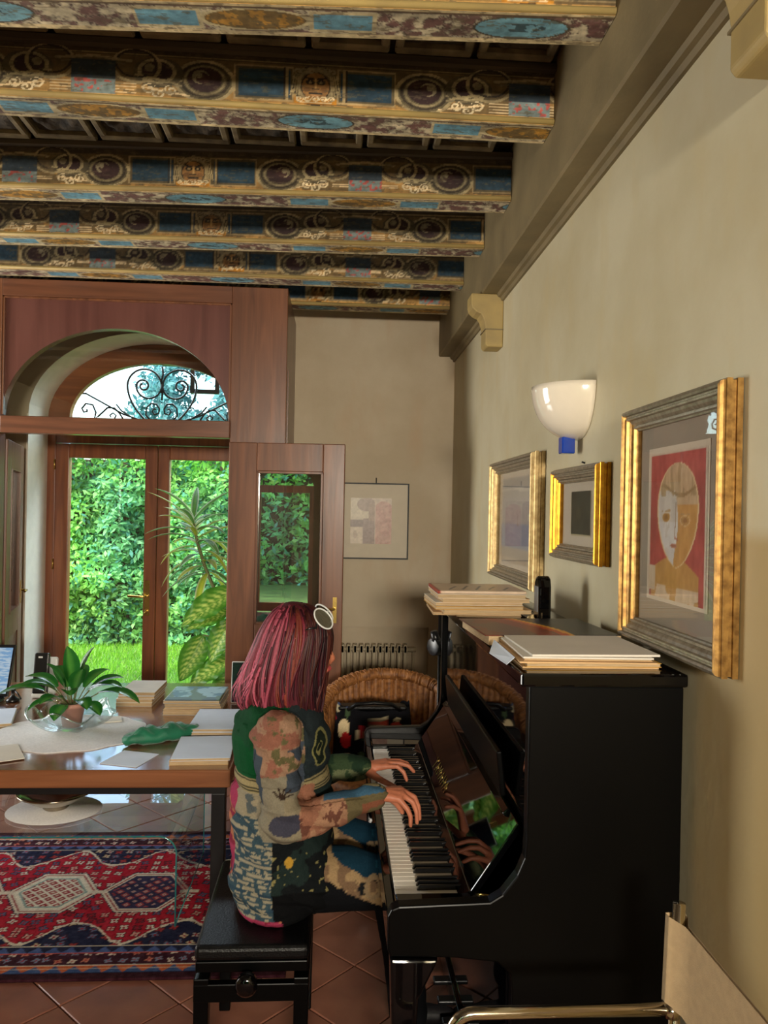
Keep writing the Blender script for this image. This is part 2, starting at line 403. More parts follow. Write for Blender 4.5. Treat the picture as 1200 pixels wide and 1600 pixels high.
# white plaster lining of the deep reveal
w = B()
for (xa, za), (xb, zb) in zip(arch(DC, .853, 2.37, .618)[:-1], arch(DC, .853, 2.37, .618)[1:]):
    w.add([(xa, YF-.004, za), (xb, YF-.004, zb), (xb, YF+.44, zb), (xa, YF+.44, za)], [(0, 1, 2, 3)], True)
w.box(DX0-.01, DX0+.003, YF-.004, YF+.44, 0, 2.37); w.box(DX1-.003, DX1+.01, YF-.004, YF+.44, 0, 2.37)
w.build('reveal_lining', 'plaster_white', far)
w = B(); w.box(XL-.3, XL, YB-.3, 3.4, 0, 3.6); w.box(XL-.3, XL, 4.7, YF+.5, 0, 3.6)
for a, b_ in ((3.4, 4.7),): w.box(XL-.3, XL, a, b_, 0, .5); w.box(XL-.3, XL, a, b_, 2.5, 3.6)
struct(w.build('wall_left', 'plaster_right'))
w = B(); w.box(XL, -2.12, YB-.3, YB, 0, 3.6); w.box(-.18, .74, YB-.3, YB, 2.26, 3.6); w.box(-.18, .74, YB-.3, YB, 0, .34)
w.box(-1.14, -.18, YB-.3, YB, 0, 3.6); w.box(.74, XR, YB-.3, YB, 0, 3.6)
archpiece(w, -1.63, .49, 2.05, .36, 3.6, YB-.3, YB, -2.12, -1.14, 16)
struct(w.build('wall_back', 'dark_room'))
# glazed door behind the viewer
d3 = struct(bpy.data.objects.new('door_3', None)); COL.objects.link(d3); d3.location = (-1.63, YB-.1, 0)
w = B(); w.box(-2.12, -2.04, YB-.14, YB-.06, 0, 2.1); w.box(-1.22, -1.14, YB-.14, YB-.06, 0, 2.1); w.box(-2.04, -1.22, YB-.14, YB-.06, 1.98, 2.1)
w.box(-2.04, -1.22, YB-.14, YB-.06, 0, .14)
w.build('frame', 'door_wood_v', d3)
w = B(); w.box(-2.04, -1.22, YB-.105, YB-.095, .14, 1.98); w.build('pane', 'window_glass', d3)
# floor
w = B(); w.box(XL, XR, YB, YF+.5, -.12, -.012)
floor = struct(w.build('floor', 'grout'))
ts = .285; tm = {}
for k in 'abc':
    b = B(); h = ts/2-.003; b.box(-h, h, -h, h, -.02, 0)
    me_o = b.build('tile', 'terracotta_'+k); tm[k] = me_o.data; bpy.data.objects.remove(me_o)
D = ts/math.sqrt(2); cnt = 0
for i in range(-30, 30):
    for j in range(-30, 30):
        x, y = (i-j)*D-.1, (i+j)*D+.05
        if not (-2.65 < x < XR-.2 and 1.75 < y < YF-.21): continue
        o = bpy.data.objects.new('tile', tm[random.choice('aabbc')]); COL.objects.link(o)
        o.location = (x, y, random.uniform(-.0015, .0005)); o.rotation_euler = (0, 0, PI/4); o.parent = floor
        md = o.modifiers.new('b', 'BEVEL'); md.width = .0025; md.segments = 1; cnt += 1
# ceiling with painted beams
w = B(); w.box(XL, XR, YB, YF, 3.345, 3.6)
ceil = struct(w.build('ceiling', 'dark_beam_wood'))
GO, CR, BL, MA, OL, DK = (222, 170, 96), (232, 204, 158), (38, 62, 78), (54, 34, 34), (98, 88, 64), (48, 40, 30)
def wear(cv, seed):
    n = fbm(cv.U*9, cv.V*30, seed); cv.c *= (.72+.5*n)[:, None]
    s_ = fbm(cv.U*30, cv.V*120, seed+5); cv.put(s_ > .66, (96, 84, 62), .55)
    g = fbm(cv.U*1.7+3, cv.V*3, seed+9); cv.c *= (.82+.3*g)[:, None]
PER = 1.53
def face_paint(mask_u, seed):
    def fn(U, V):
        V = V*(.245/.185); cv = Canvas(U, V, GO); hgt = .245
        t = (U-mask_u+PER/2) % PER-PER/2; cv.U = t; rU = U
        cv.put(V > .035, (176, 136, 78)); cv.put(V > .10, (110, 90, 58))  # upper face darkened in the paint where the nearer beam's shadow falls
        cv.put((fbm(rU*6, V*14, seed+3) > .5) & (V > .035), (98, 82, 54), .7)
        cv.put((V > .018) & (V < .028), CR)
        cv.put((V > .0) & (V < .003), (140, 100, 50))
        cv.put(V > .215, (70, 58, 42)); cv.put((V > .222) & (V < .226), (150, 130, 90))
        for s_ in (-1, 1):
            x = lambda q: s_*q
            lo, hi = sorted((x(.09), x(.27)))
            cv.rect(lo-.015, hi+.012, .045, .205, (176, 152, 110), .9); cv.rect(lo-.010, hi+.008, .052, .198, (96, 84, 60)); cv.rect(lo, hi, .062, .190, BL)
            # volutes
            cv.ell(x(.385), .115, .105, .098, OL); cv.ring(x(.385), .115, .100, .092, .006, (172, 154, 114)); cv.ring(x(.385), .12, .082, .076, .005, (58, 48, 36))
            cv.ell(x(.385), .125, .06, .06, MA); cv.ell(x(.40), .135, .03, .032, (138, 126, 100)); cv.ell(x(.392), .130, .024, .026, (66, 42, 40)); cv.ell(x(.405), .142, .012, .012, (150, 138, 110))
            cv.ring(x(.385), .12, .068, .064, .004, (140, 126, 94))
            for q in range(5): cv.rect(*sorted((x(.462), x(.492))), .085+q*.022, .093+q*.022, (140, 126, 96))
            # acanthus scroll
            cv.ell(x(.545), .145, .085, .07, (84, 74, 54)); cv.ell(x(.545), .155, .055, .045, MA)
            cv.ring(x(.55), .15, .060, .052, .006, (166, 150, 112)); cv.ell(x(.575), .165, .018, .018, (134, 120, 92)); cv.line(x(.49), .10, x(.62), .13, .006, (160, 144, 106)); cv.line(x(.50), .085, x(.66), .105, .004, (118, 104, 76))
            cv.ring(x(.62), .17, .08, .075, .006, (164, 146, 108)); cv.ring(x(.62), .18, .068, .062, .004, (54, 44, 34))
            cv.line(x(.64), .19, x(.76), .205, .006, (160, 142, 106)); cv.line(x(.66), .175, x(.75), .195, .004, (112, 100, 74))
            for q in (.50, .54, .575):
                cv.spiral(x(q), .058+.01*math.sin(q*90), .024, 1.4, .004, (232, 212, 172), s_, q*9)
            cv.line(x(.44), .045, x(.60), .075, .0035, CR)
            # shield
            lo, hi = sorted((x(.69), x(.78)))
            cv.rect(lo, hi, .10, .19, (48, 60, 70)); cv.rect(lo, hi, .035, .10, (128, 142, 140))
            for q in range(4): cv.rect(*sorted((x(.62), x(.69))), .042+q*.014, .047+q*.014, CR)
            dots = (vn(rU*90, V*90, 4) > .66) & (t*s_ > .69) & (V > .04) & (V < .1); cv.put(dots, (190, 92, 84))
        # mask
        cv.ell(0, .125, .082, .095, (64, 52, 38)); cv.ell(0, .125, .074, .088, (112, 94, 62)); cv.ell(0, .118, .052, .070, (52, 40, 30)); cv.ell(0, .118, .047, .065, (152, 110, 62))
        cv.ring(0, .125, .060, .076, .005, (150, 132, 96)); cv.ell(-.019, .140, .015, .012, DK); cv.ell(.019, .140, .015, .012, DK); cv.ell(-.019, .140, .006, .006, (176, 150, 104)); cv.ell(.019, .140, .006, .006, (176, 150, 104)); cv.line(-.036, .160, -.008, .155, .004, DK); cv.line(.036, .160, .008, .155, .004, DK); cv.ell(-.03, .105, .012, .012, (126, 88, 50)); cv.ell(.03, .105, .012, .012, (126, 88, 50))
        for s_ in (-1, 1):
            for q in range(4): cv.line(s_*(.052+.007*q), .17, s_*(.058+.010*q), .075, .0025, (168, 150, 110)); cv.line(s_*(.10), .055, s_*.10, .20, .004, (160, 140, 100)); cv.line(s_*.108, .055, s_*.108, .20, .003, (52, 42, 32))
        cv.line(0, .15, 0, .112, .005, (206, 164, 100)); cv.line(-.012, .108, .012, .108, .003, DK); cv.line(-.02, .088, .02, .088, .005, DK); cv.line(-.014, .080, .014, .080, .003, (190, 140, 90))
        for q in range(-3, 4): cv.spiral(q*.02, .20-.004*abs(q), .017, 1.2, .004, (142, 128, 98), 1, q)
        cv.rect(-.075, .075, .038, .065, (196, 132, 40)); cv.line(-.055, .046, .055, .046, .003, CR)
        for q in range(-2, 3): cv.spiral(q*.028, .062, .014, 1.2, .0035, (236, 214, 170), 1, q)
        cv.U = rU; wear(cv, seed); return cv.c
    return fn
def soffit_paint(mask_u, seed):
    def fn(U, V):
        cv = Canvas(U, V, (162, 152, 130)); t = (U-mask_u+PER/2) % PER-PER/2; rU = U; hgt = .135
        cv.U = t
        leaf = fbm(rU*38, V*46, seed); cv.put(leaf > .56, (112, 86, 78)); cv.put(leaf < .40, (196, 184, 154)); cv.put((leaf > .47) & (leaf < .50), (84, 66, 58))
        cv.put((np.abs(t) > .14) & (np.abs(t) < .40) & (leaf > .50) & (V > .03) & (V < .11), (104, 66, 62), .5)
        cv.ell(0, hgt*.5, .14, .052, (74, 66, 52)); cv.ell(0, hgt*.5, .132, .046, (112, 160, 176)); cv.put((((t)/.07)**2+((V-.0675)/.02)**2 < 1) & (fbm(rU*60, V*60, 3) > .5), (58, 84, 92))
        for s_ in (-1, 1):
            for a, b_ in ((.43, .60), (.92, 1.1)):
                lo, hi = sorted((s_*a, s_*b_)); cv.rect(lo-.012, hi+.012, .022, .115, (190, 176, 138)); cv.rect(lo, hi, .034, .102, (104, 152, 172))
            cv.ell(s_*.765, hgt*.5, .165, .05, (196, 182, 142)); cv.ell(s_*.765, hgt*.5, .145, .043, (120, 96, 52))
            cv.put((((t-s_*.765)/.14)**2+((V-.0675)/.042)**2 < 1) & (fbm(rU*45, V*60, seed+2) > .53), (178, 132, 54))
        cv.put((V < .012) | (V > .122), (200, 182, 140)); cv.put((V > .012) & (V < .018), (98, 78, 58))
        cv.U = rU; wear(cv, seed+1); return cv.c
    return fn
BEAMS = [((.78, 2.247), (-1.01, 2.323), -1.02, .0042), ((.78, 2.862), (-1.235, 2.85), -.10, .0034), ((.78, 3.54), (-1.57, 3.641), -.66, .0045),
         ((.78, 4.167), (-1.837, 4.269), -.68, .0055), ((.78, 4.819), (-2.08, 4.842), -.66, .009), ((.78, 5.40), (-2.0, 5.43), -.15, .012)]
BW, BZ, BT = .135, 3.10, 3.285
X0B = -2.9
def yat(bm_, x):
    (xa, ya), (xb, yb) = bm_[0], bm_[1]; return ya+(yb-ya)*(x-xa)/(xb-xa)
for bi, bm_ in enumerate(BEAMS):
    ya, yb = yat(bm_, X0B), yat(bm_, .755); st = bm_[3]
    b = B(); vs = []
    for x, y in ((X0B, ya), (.755, yb)):
        for dy, z in ((-BW, BZ+.004), (-BW, BT), (-BW-.03, BT), (-BW-.03, BT+.022), (.03, BT+.022), (.03, BT), (0, BT), (0, BZ+.004)): vs.append((x, y+dy, z))
    b.add(vs, [tuple(range(8)), tuple(range(15, 7, -1))]+[(i, (i+1) % 8, 8+(i+1) % 8, 8+i) for i in range(8)])
    bo = b.build('beam', 'dark_beam_wood', ceil)
    u = np.array((.755-X0B, yb-ya, 0)); lu = np.linalg.norm(u)
    painted_plane('painted_face', (X0B, ya-BW-.004, BZ), u, (0, 0, BT-BZ), int(lu/st), int(.185/st), face_paint(bm_[2]-X0B, 11+bi), 'paint_beam', bo)
    painted_plane('painted_soffit', (X0B, ya-BW-.004, BZ), u, (0, BW+.004, 0), int(lu/st), int(.139/st), soffit_paint(bm_[2]-X0B, 31+bi), 'paint_beam', bo)
    b = B(); b.tube([(X0B, ya-BW-.004, BZ+.012), (.755, yb-BW-.004, BZ+.012)], .011, 8)
    b.build('roll_moulding', 'corbel_ochre', bo)
# carved panels between the beams
pf = B(); pf.box(-.15, .15, -.2, .2, 0, .02)
for bi in range(5):
    pitch = .29
    for k in range(12):
        xc = .60-k*pitch-.07*(bi % 2)
        if xc < -2.6: break
        y0, y1 = yat(BEAMS[bi], xc)+.035, yat(BEAMS[bi+1], xc)-BW-.035
        b = B(); z = BT+.018
        b.box(xc-.135, xc+.135, y0, y0+.035, z, z+.03); b.box(xc-.135, xc+.135, y1-.035, y1, z, z+.03)
        b.box(xc-.135, xc-.105, y0+.035, y1-.035, z, z+.03); b.box(xc+.105, xc+.135, y0+.035, y1-.035, z, z+.03)
        po = b.build('carved_panel', 'ceiling_frame', ceil, bevel=.006, seg=1)
        b = B()
        def rel(u, v, xc=xc, y0=y0, y1=y1, z=z, k=k):
            x, y = xc-.105+.21*u, y0+.035+(y1-y0-.07)*v
            rr = math.hypot(u-.5, v-.5)
            q = .008*math.sin(u*19+k)*math.cos(v*23)+.010*math.cos(rr*26)
            return (x, y, z+.025-q*(0 if u in (0, 1) or v in (0, 1) else 1))
        b.grid(rel, 14, 16); b.build('rosette', 'ceiling_carving', po)
# long cornice beam along the right wall, resting on corbels
w = B(); w.prism([(XR, 2.845), (.868, 2.845), (.862, 2.862), (.848, 2.866), (.842, 2.882), (.765, 2.882), (.757, 2.890), (.757, 3.345), (XR, 3.345)], 1, YB, YF)
trim = struct(w.build('trim_1', 'stone_trim'), 'long stone-coloured wall beam under the ends of the painted ceiling beams')
for y in (4.09, 1.39):
    pr = [(XR, 2.845), (.705, 2.845), (.705, 2.79), (.712, 2.765), (.735, 2.745), (.758, 2.735), (.772, 2.715), (.780, 2.69), (.785, 2.66), (.785, 2.575), (.797, 2.56), (XR, 2.56)]
    b = B(); b.prism([(x, z+.037) for x, z in pr], 1, y, y+.135); b.build('corbel', 'corbel_ochre', trim, bevel=.006)
    b = B(); b.box(.781, XR, y-.004, y+.139, 2.688, 2.694); b.build('corbel_band', 'stone_trim', trim)

# ------------------------------------------------------------------ glazed wooden vestibule in front of the garden door
PX0, PX1, PY0, PY1 = -2.49, -.325, 4.86, 4.94
GX0, GX1 = -2.07, -.684; GC = (GX0+GX1)/2; GR = (GX1-GX0)/2
v = thing('wooden_vestibule', (GC, 4.9, 0), 'reddish wooden vestibule with arched glass over its open doorway', 'vestibule')
def part(b, name, mt, parent, **k): return b.build(name, mt, parent, **k)
part(B().box(PX0, GX0, PY0, PY1, 0, 3.09), 'post', 'cherry_v', v, bevel=.004)
part(B().box(GX1+.012, PX1, PY0, PY1, 0, 3.09), 'post', 'cherry_v', v, bevel=.004)
part(B().box(GX0, GX1+.012, PY0, PY1, 2.985, 3.09), 'top_rail', 'cherry_h', v, bevel=.004)
b = B(); archpiece(b, GC, GR, 2.245, .56, 2.985, PY0+.018, PY1, GX0, GX1+.012, 40); part(b, 'arch_panel', 'cherry_panel', v)
b = B()
for x0, x1, z0, z1 in ((GX0, GX0+.014, 2.25, 2.985), (GX1-.002, GX1+.012, 2.25, 2.985), (GX0, GX1+.012, 2.971, 2.985)): b.box(x0, x1, PY0+.004, PY0+.03, z0, z1)
part(b, 'panel_bead', 'cherry_v', v, bevel=.004)
part(B().box(GX0, GX1+.012, PY0-.012, PY1, 2.14, 2.245), 'transom', 'cherry_h', v, bevel=.005)
b = B()
pts = arch(GC, GR+.005, 2.245, .565, 40)
b.prism(pts, 1, PY0+.045, PY0+.051); part(b, 'arch_pane', 'window_glass', v)
part(B().box(PX1-.045, PX1, PY1, YF-.005, 0, 3.09), 'side_panel', 'cherry_v', v, bevel=.003)
part(B().box(PX0, PX0+.045, PY1, YF-.005, 0, 3.09), 'side_panel', 'cherry_v', v, bevel=.003)
part(B().box(PX1-.02, PX1+.006, PY1+.02, PY1+.05, .1, 2.6), 'side_bead', 'cherry_v', v)
def leaf(name, hinge, end, z1, gz0, gz1, gl0, gl1, parent, pane_mat):
    h, e = Vector((*hinge, 0)), Vector((*end, 0)); ax = (e-h); ln = ax.length; ax.normalize(); ay = Vector((-ax.y, ax.x, 0)); th = .021
    def bx(b, s0, s1, z0, z_1, t=th): b.obox(h+ax*(s0+s1)/2+Vector((0, 0, (z0+z_1)/2)), ax*(s1-s0)/2, ay*t, Vector((0, 0, (z_1-z0)/2)))
    b = B(); bx(b, 0, gl0, .012, z1); bx(b, gl1, ln, .012, z1); bx(b, gl0, gl1, gz1, z1); bx(b, gl0, gl1, gz0-.16, gz0); bx(b, gl0, gl1, .012, .2)
    lo = b.build(name, 'cherry_v', parent, bevel=.005)
    b = B(); bx(b, gl0-.01, gl1+.01, .2, gz0-.16, .012); b.build('lower_panel', 'cherry_panel', lo)
    b = B(); bx(b, gl0-.004, gl1+.004, gz0-.004, gz1+.004, .003); b.build('pane', pane_mat, lo)
    b = B()
    for s0, s1, z0, z_1 in ((gl0, gl0+.012, gz0, gz1), (gl1-.012, gl1, gz0, gz1), (gl0, gl1, gz0, gz0+.012), (gl0, gl1, gz1-.012, gz1)): bx(b, s0, s1, z0, z_1, th+.006)
    b.build('glazing_bead', 'cherry_v', lo)
    b = B(); bx(b, ln-.06, ln-.035, 1.0, 1.16, th+.004); q = h+ax*(ln-.048)+Vector((0, 0, 1.09)); b.tube([q-ay*.022, q-ay*.06, q-ay*.06-ax*.1], .008, 8)
    b.build('handle', 'brass', lo)
    return lo
leaf('door_leaf', (-.668, 4.835), (.052, 4.80), 2.112, .985, 1.935, .175, .585, v, 'door_glass')
leaf('door_leaf', (-2.085, 4.965), (-2.262, 5.66), 2.112, .985, 1.935, .16, .55, v, 'window_glass')

# ------------------------------------------------------------------ French door to the garden, with fanlight
YD = 6.215
d1 = struct(bpy.data.objects.new('door_1', None), 'wooden French door with an arched fanlight onto the garden'); COL.objects.link(d1); d1.location = (DC, YD, 0)
b = B(); b.box(DX0, DX0+.065, YD-.035, YD+.035, 0, 2.39); b.box(DX1-.065, DX1, YD-.035, YD+.035, 0, 2.39); b.box(DX0+.065, DX1-.065, YD-.035, YD+.035, 2.19, 2.385)
b.build('frame', 'door_wood_v', d1, bevel=.005)
b = B(); o_, i_ = arch(DC, .853, 2.385, .60, 36), arch(DC, .69, 2.385, .45, 36)
for k in range(36):
    b.prism([i_[k], i_[k+1], o_[k+1], o_[k]], 1, YD-.035, YD+.035)
b.build('fanlight_frame', 'door_wood_h', d1)
b = B(); b.prism(arch(DC, .695, 2.385, .455, 36), 1, YD-.003, YD+.003); b.build('fanlight_pane', 'window_glass', d1)
mid = -1.412
for x0, x1, a, c in ((DX0+.067, mid-.002, .105, .095), (mid+.002, DX1-.067, .09, .105)):
    b = B(); b.box(x0, x0+a, YD-.045, YD+.025, .02, 2.185); b.box(x1-c, x1, YD-.045, YD+.025, .02, 2.185)
    b.box(x0+a, x1-c, YD-.045, YD+.025, 2.075, 2.185); b.box(x0+a, x1-c, YD-.045, YD+.025, .02, .20)
    lf = b.build('leaf', 'door_wood_v', d1, bevel=.006)
    B().box(x0+a-.004, x1-c+.004, YD-.012, YD-.006, .196, 2.08).build('pane', 'window_glass', lf)
    if x0 < mid-.1:
        b = B(); b.box(mid-.085, mid-.045, YD-.052, YD-.045, .84, 1.12); b.tube([(mid-.065, YD-.05, .995), (mid-.065, YD-.10, .995), (mid-.085, YD-.105, .995), (mid-.2, YD-.105, 1.0)], .010, 8)
        b.tube([(mid-.068, YD-.05, .88), (mid-.068, YD-.085, .875)], .012, 8); b.tube([(mid-.08, YD-.085, .85), (mid-.068, YD-.085, .875)], .008, 6)
        b.build('handle', 'brass', lf, bevel=.002)
    for z in (.35, 1.2, 1.98): B().tube([(x0-.004 if x0 < mid-.1 else x1+.004, YD-.05, z), (x0-.004 if x0 < mid-.1 else x1+.004, YD-.05, z+.08)], .007, 8).build('hinge', 'brass', lf)
# wrought iron scrolls outside the fanlight
YG = YD+.09
def spir(cx, cz, r, turns, a0, d, n=44, r1=.012):
    return [(cx+(r+(r1-r)*i/n)*math.cos(a0+d*turns*2*PI*i/n), YG, cz+(r+(r1-r)*i/n)*math.sin(a0+d*turns*2*PI*i/n)) for i in range(n+1)]
b = B(); gc = -1.42
for s_ in (-1, 1):
    big = [(gc+s_*.02+s_*(.125+.125*math.cos(t)), YG, 2.69+.125*math.sin(t)) for t in np.linspace(PI, PI*.0, 14)]
    big = [(gc+s_*(.005+.135-.135*math.cos(t)), YG, 2.675+.135*math.sin(t)) for t in np.linspace(0, PI, 18)]
    big += [(gc+s_*(.275-.01*q-.15*q*q), YG, 2.675-.29*q) for q in np.linspace(.1, 1, 10)]
    b.tube(big, .0085, 6)
    sm = [(gc+s_*(.005+(.10-.10*math.cos(t))), YG, 2.675-.10*math.sin(t)) for t in np.linspace(0, PI, 14)]
    b.tube(sm+[(p[0], YG, p[2]) for p in spir(gc+s_*.15, 2.675, .055, 1.2, 0 if s_ > 0 else PI, s_, r1=.018)], .0085, 6)
    b.tube([(gc+s_*q[0], YG, q[1]) for q in ((.09, 2.40), (.125, 2.44), (.12, 2.50), (.085, 2.535), (.04, 2.53), (.018, 2.49), (.025, 2.455), (.055, 2.445), (.075, 2.47), (.06, 2.495), (.045, 2.485))], .008, 6)
    b.tube([(gc+s_*q[0], YG, q[1]) for q in ((.16, 2.395), (.30, 2.44), (.45, 2.52), (.60, 2.60), (.66, 2.60))], .0075, 6)
    b.tube([(gc+s_*q[0], YG, q[1]) for q in ((.20, 2.395), (.32, 2.47), (.36, 2.52))], .0075, 6)
    b.tube([(gc+s_*q[0], YG, q[1]) for q in ((.30, 2.395), (.335, 2.45), (.375, 2.49), (.43, 2.49), (.50, 2.42), (.53, 2.40), (.52, 2.45), (.545, 2.51), (.60, 2.52), (.63, 2.48), (.615, 2.45), (.59, 2.455), (.59, 2.475))], .008, 6)
    b.tube([(gc+s_*q[0], YG, q[1]) for q in ((.375, 2.40), (.36, 2.43), (.385, 2.45), (.41, 2.43), (.40, 2.415))], .0075, 6)
b.tube([(gc, YG, 2.56), (gc+.004, YG, 2.66), (gc-.006, YG, 2.72), (gc+.006, YG, 2.77), (gc, YG, 2.835)], .009, 6)
b.tube([(gc, YG, 2.62), (gc, YG, 2.69)], .012, 8); b.tube([(gc-.74, YG, 2.395), (gc+.74, YG, 2.395)], .009, 6)
b.build('grille', 'iron', d1)
b = B(); b.box(-1.235, -1.20, 6.50, 6.53, 2.69, 3.1); b.box(-1.03, -.995, 6.50, 6.53, 2.66, 3.1); b.box(-1.235, -.995, 6.495, 6.535, 2.655, 2.69); b.box(-1.47, -1.2, 6.49, 6.54, 2.88, 2.92); b.box(-1.24, -.99, 6.30, 6.535, 3.08, 3.11)
tag(b.build('awning_bracket', 'steel_black'), 'dark metal bracket frame hanging outside behind the iron fanlight scrolls', 'bracket')
# exterior edge and open shutter
sh = thing('window_shutter', (-2.23, 6.5, 0), 'pale blue-white shutter folded open outside the garden door', 'shutter')
b = B(); b.obox((-2.245, 6.54, 1.15), (.0, .0, 1.08), (-.045, .19, 0), (.016, .004, 0)); b.build('shutter_board', 'shutter_paint', sh, bevel=.004)
for z in (.5, 1.15, 1.95): B().box(-2.275, -2.2, 6.298, 6.375, z, z+.09).build('hinge', 'grey_plastic', sh)
# ------------------------------------------------------------------ garden
def leaf_cloud(name, P_, N_, size, cols, mt='foliage', parent=None):
    n = len(P_); 
    a = RNG.normal(size=(n, 3)); N_ = N_+RNG.normal(size=(n, 3))*.55; N_ /= np.linalg.norm(N_, axis=1)[:, None]
    T = a-(a*N_).sum(1)[:, None]*N_; T /= np.linalg.norm(T, axis=1)[:, None]; S = np.cross(N_, T)
    s = (size*RNG.uniform(.6, 1.35, n))[:, None]
    V = np.stack([P_-T*s, P_-S*s*.42+N_*s*.12, P_+T*s, P_+S*s*.42+N_*s*.12], 1).reshape(-1, 3)
    me = bpy.data.meshes.new(name); me.vertices.add(len(V)); me.vertices.foreach_set('co', V.astype(np.float32).ravel())
    me.loops.add(4*n); me.loops.foreach_set('vertex_index', np.arange(4*n, dtype=np.int32)); me.polygons.add(n)
    me.polygons.foreach_set('loop_start', np.arange(0, 4*n, 4, dtype=np.int32)); me.update(calc_edges=True)
    paint(me, np.repeat(lin(np.clip(cols, 0, 255)), 4, axis=0))
    o = bpy.data.objects.new(name, me); COL.objects.link(o); me.materials.append(MATS[mt])
    if parent is not None: adopt(o, parent)
    return o
w = B(); w.box(-14, 9, 6.3, 26, -.3, -.1); w.box(-14, 9, -16, YB-.3, -.3, -.1)
lawn = struct(w.build('ground', 'grass_soil'))
n = 26000; x = RNG.uniform(-4.2, .6, n); y = 6.6+3.5*RNG.uniform(0, 1, n)**.8; hgt = RNG.uniform(.03, .085, n); an = RNG.uniform(0, PI, n); ln = RNG.normal(size=(n, 2))*.025
V = np.zeros((n, 3, 3)); V[:, 0] = np.stack([x-np.cos(an)*.005, y-np.sin(an)*.005, np.full(n, -.1)], 1); V[:, 1] = np.stack([x+np.cos(an)*.005, y+np.sin(an)*.005, np.full(n, -.1)], 1); V[:, 2] = np.stack([x+ln[:, 0], y+ln[:, 1], hgt-.1], 1)
me = bpy.data.meshes.new('grass'); me.vertices.add(3*n); me.vertices.foreach_set('co', V.astype(np.float32).ravel()); me.loops.add(3*n); me.loops.foreach_set('vertex_index', np.arange(3*n, dtype=np.int32)); me.polygons.add(n); me.polygons.foreach_set('loop_start', np.arange(0, 3*n, 3, dtype=np.int32)); me.update(calc_edges=True)
gcol = np.array([[128, 188, 40], [104, 168, 40], [152, 204, 66], [190, 220, 140]])[RNG.choice(4, n, p=[.4, .35, .2, .05])]
paint(me, np.repeat(lin(gcol), 3, axis=0)); go = bpy.data.objects.new('grass', me); COL.objects.link(go); me.materials.append(MATS['foliage'])
go['kind'] = 'stuff'; go['label'] = 'bright green lawn grass outside the garden door'; go['category'] = 'grass'
def hedge(name, x0, x1, yf, ztop, n, label, sgn=-1, tint=(1, 1, 1), size=.06):
    t = thing(name, ((x0+x1)/2, yf+.5*-sgn, -.1), label, 'hedge')
    b = B(); b.box(x0, x1, min(yf-.45*sgn, yf-.9*sgn), max(yf-.45*sgn, yf-.9*sgn), -.1, ztop-.3); b.build('core', 'bark', t)
    x = RNG.uniform(x0, x1, n); z = RNG.uniform(-.1, ztop, n)
    bump = fbm(x*1.6, z*1.6, 3)-.5; fine = fbm(x*5, z*5, 8)-.5
    y = yf+sgn*(bump*.8+fine*.35)+RNG.uniform(0, .22, n)*-sgn
    z2 = z+fbm(x*2, x*0, 6)*.25*(z/ztop)
    c = np.array([[128, 186, 78], [104, 166, 74], [152, 206, 96], [78, 138, 88], [88, 152, 122]])[RNG.choice(5, n, p=[.3, .27, .2, .13, .1])].astype(float)
    mixv = np.clip((fbm(x*.9+2, z*.9, 21)-.45)*3.5, 0, 1)[:, None]
    c = c*(1-mixv*.55)+np.array([84, 150, 132])*mixv*.55
    c *= (.75+.6*(fbm(x*3, z*3, 5)))[:, None]*np.array(tint)
    Nn = np.stack([np.zeros(n), np.full(n, sgn*.8), np.full(n, .55)], 1)
    leaf_cloud('foliage', np.stack([x, y, z2], 1), Nn, size, c, parent=t)
    return t
hedge('garden_hedge', -5.2, 1.6, 10.1, 2.62, 44000, 'tall sunlit green hedge behind the garden lawn', size=.048)
hedge('garden_hedge', -5.5, 2.5, -8.6, 4.2, 7000, 'leafy hedge outside the glazed door behind the viewer', sgn=1, size=.1, tint=(1.2, 1.2, 1.2))
def tree(x, y, z, rx, rz, n, label, tint):
    t = thing('tree', (x, y, -.1), label, 'tree', 'trees beyond the hedge')
    b = B(); b.tube([(x, y, -.1), (x+.1, y, z*.6), (x, y, z)], [.13, .1, .05], 8)
    b.build('trunk', 'bark', t)
    d = RNG.normal(size=(n, 3)); d /= np.linalg.norm(d, axis=1)[:, None]; r = RNG.uniform(.35, 1, n)**.6
    P_ = np.array([x, y, z])+d*r[:, None]*np.array([rx, rx, rz])
    k = fbm(P_[:, 0]*1.7, P_[:, 2]*1.7, 4) > .40; P_ = P_[k]; d = d[k]
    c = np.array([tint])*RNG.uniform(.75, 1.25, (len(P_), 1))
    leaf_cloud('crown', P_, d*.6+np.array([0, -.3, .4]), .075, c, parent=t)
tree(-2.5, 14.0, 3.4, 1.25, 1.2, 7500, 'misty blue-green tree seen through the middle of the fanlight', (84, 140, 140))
tree(.35, 15.4, 4.3, 1.55, 1.9, 12000, 'misty blue-green tree seen through the right of the fanlight', (78, 132, 130))
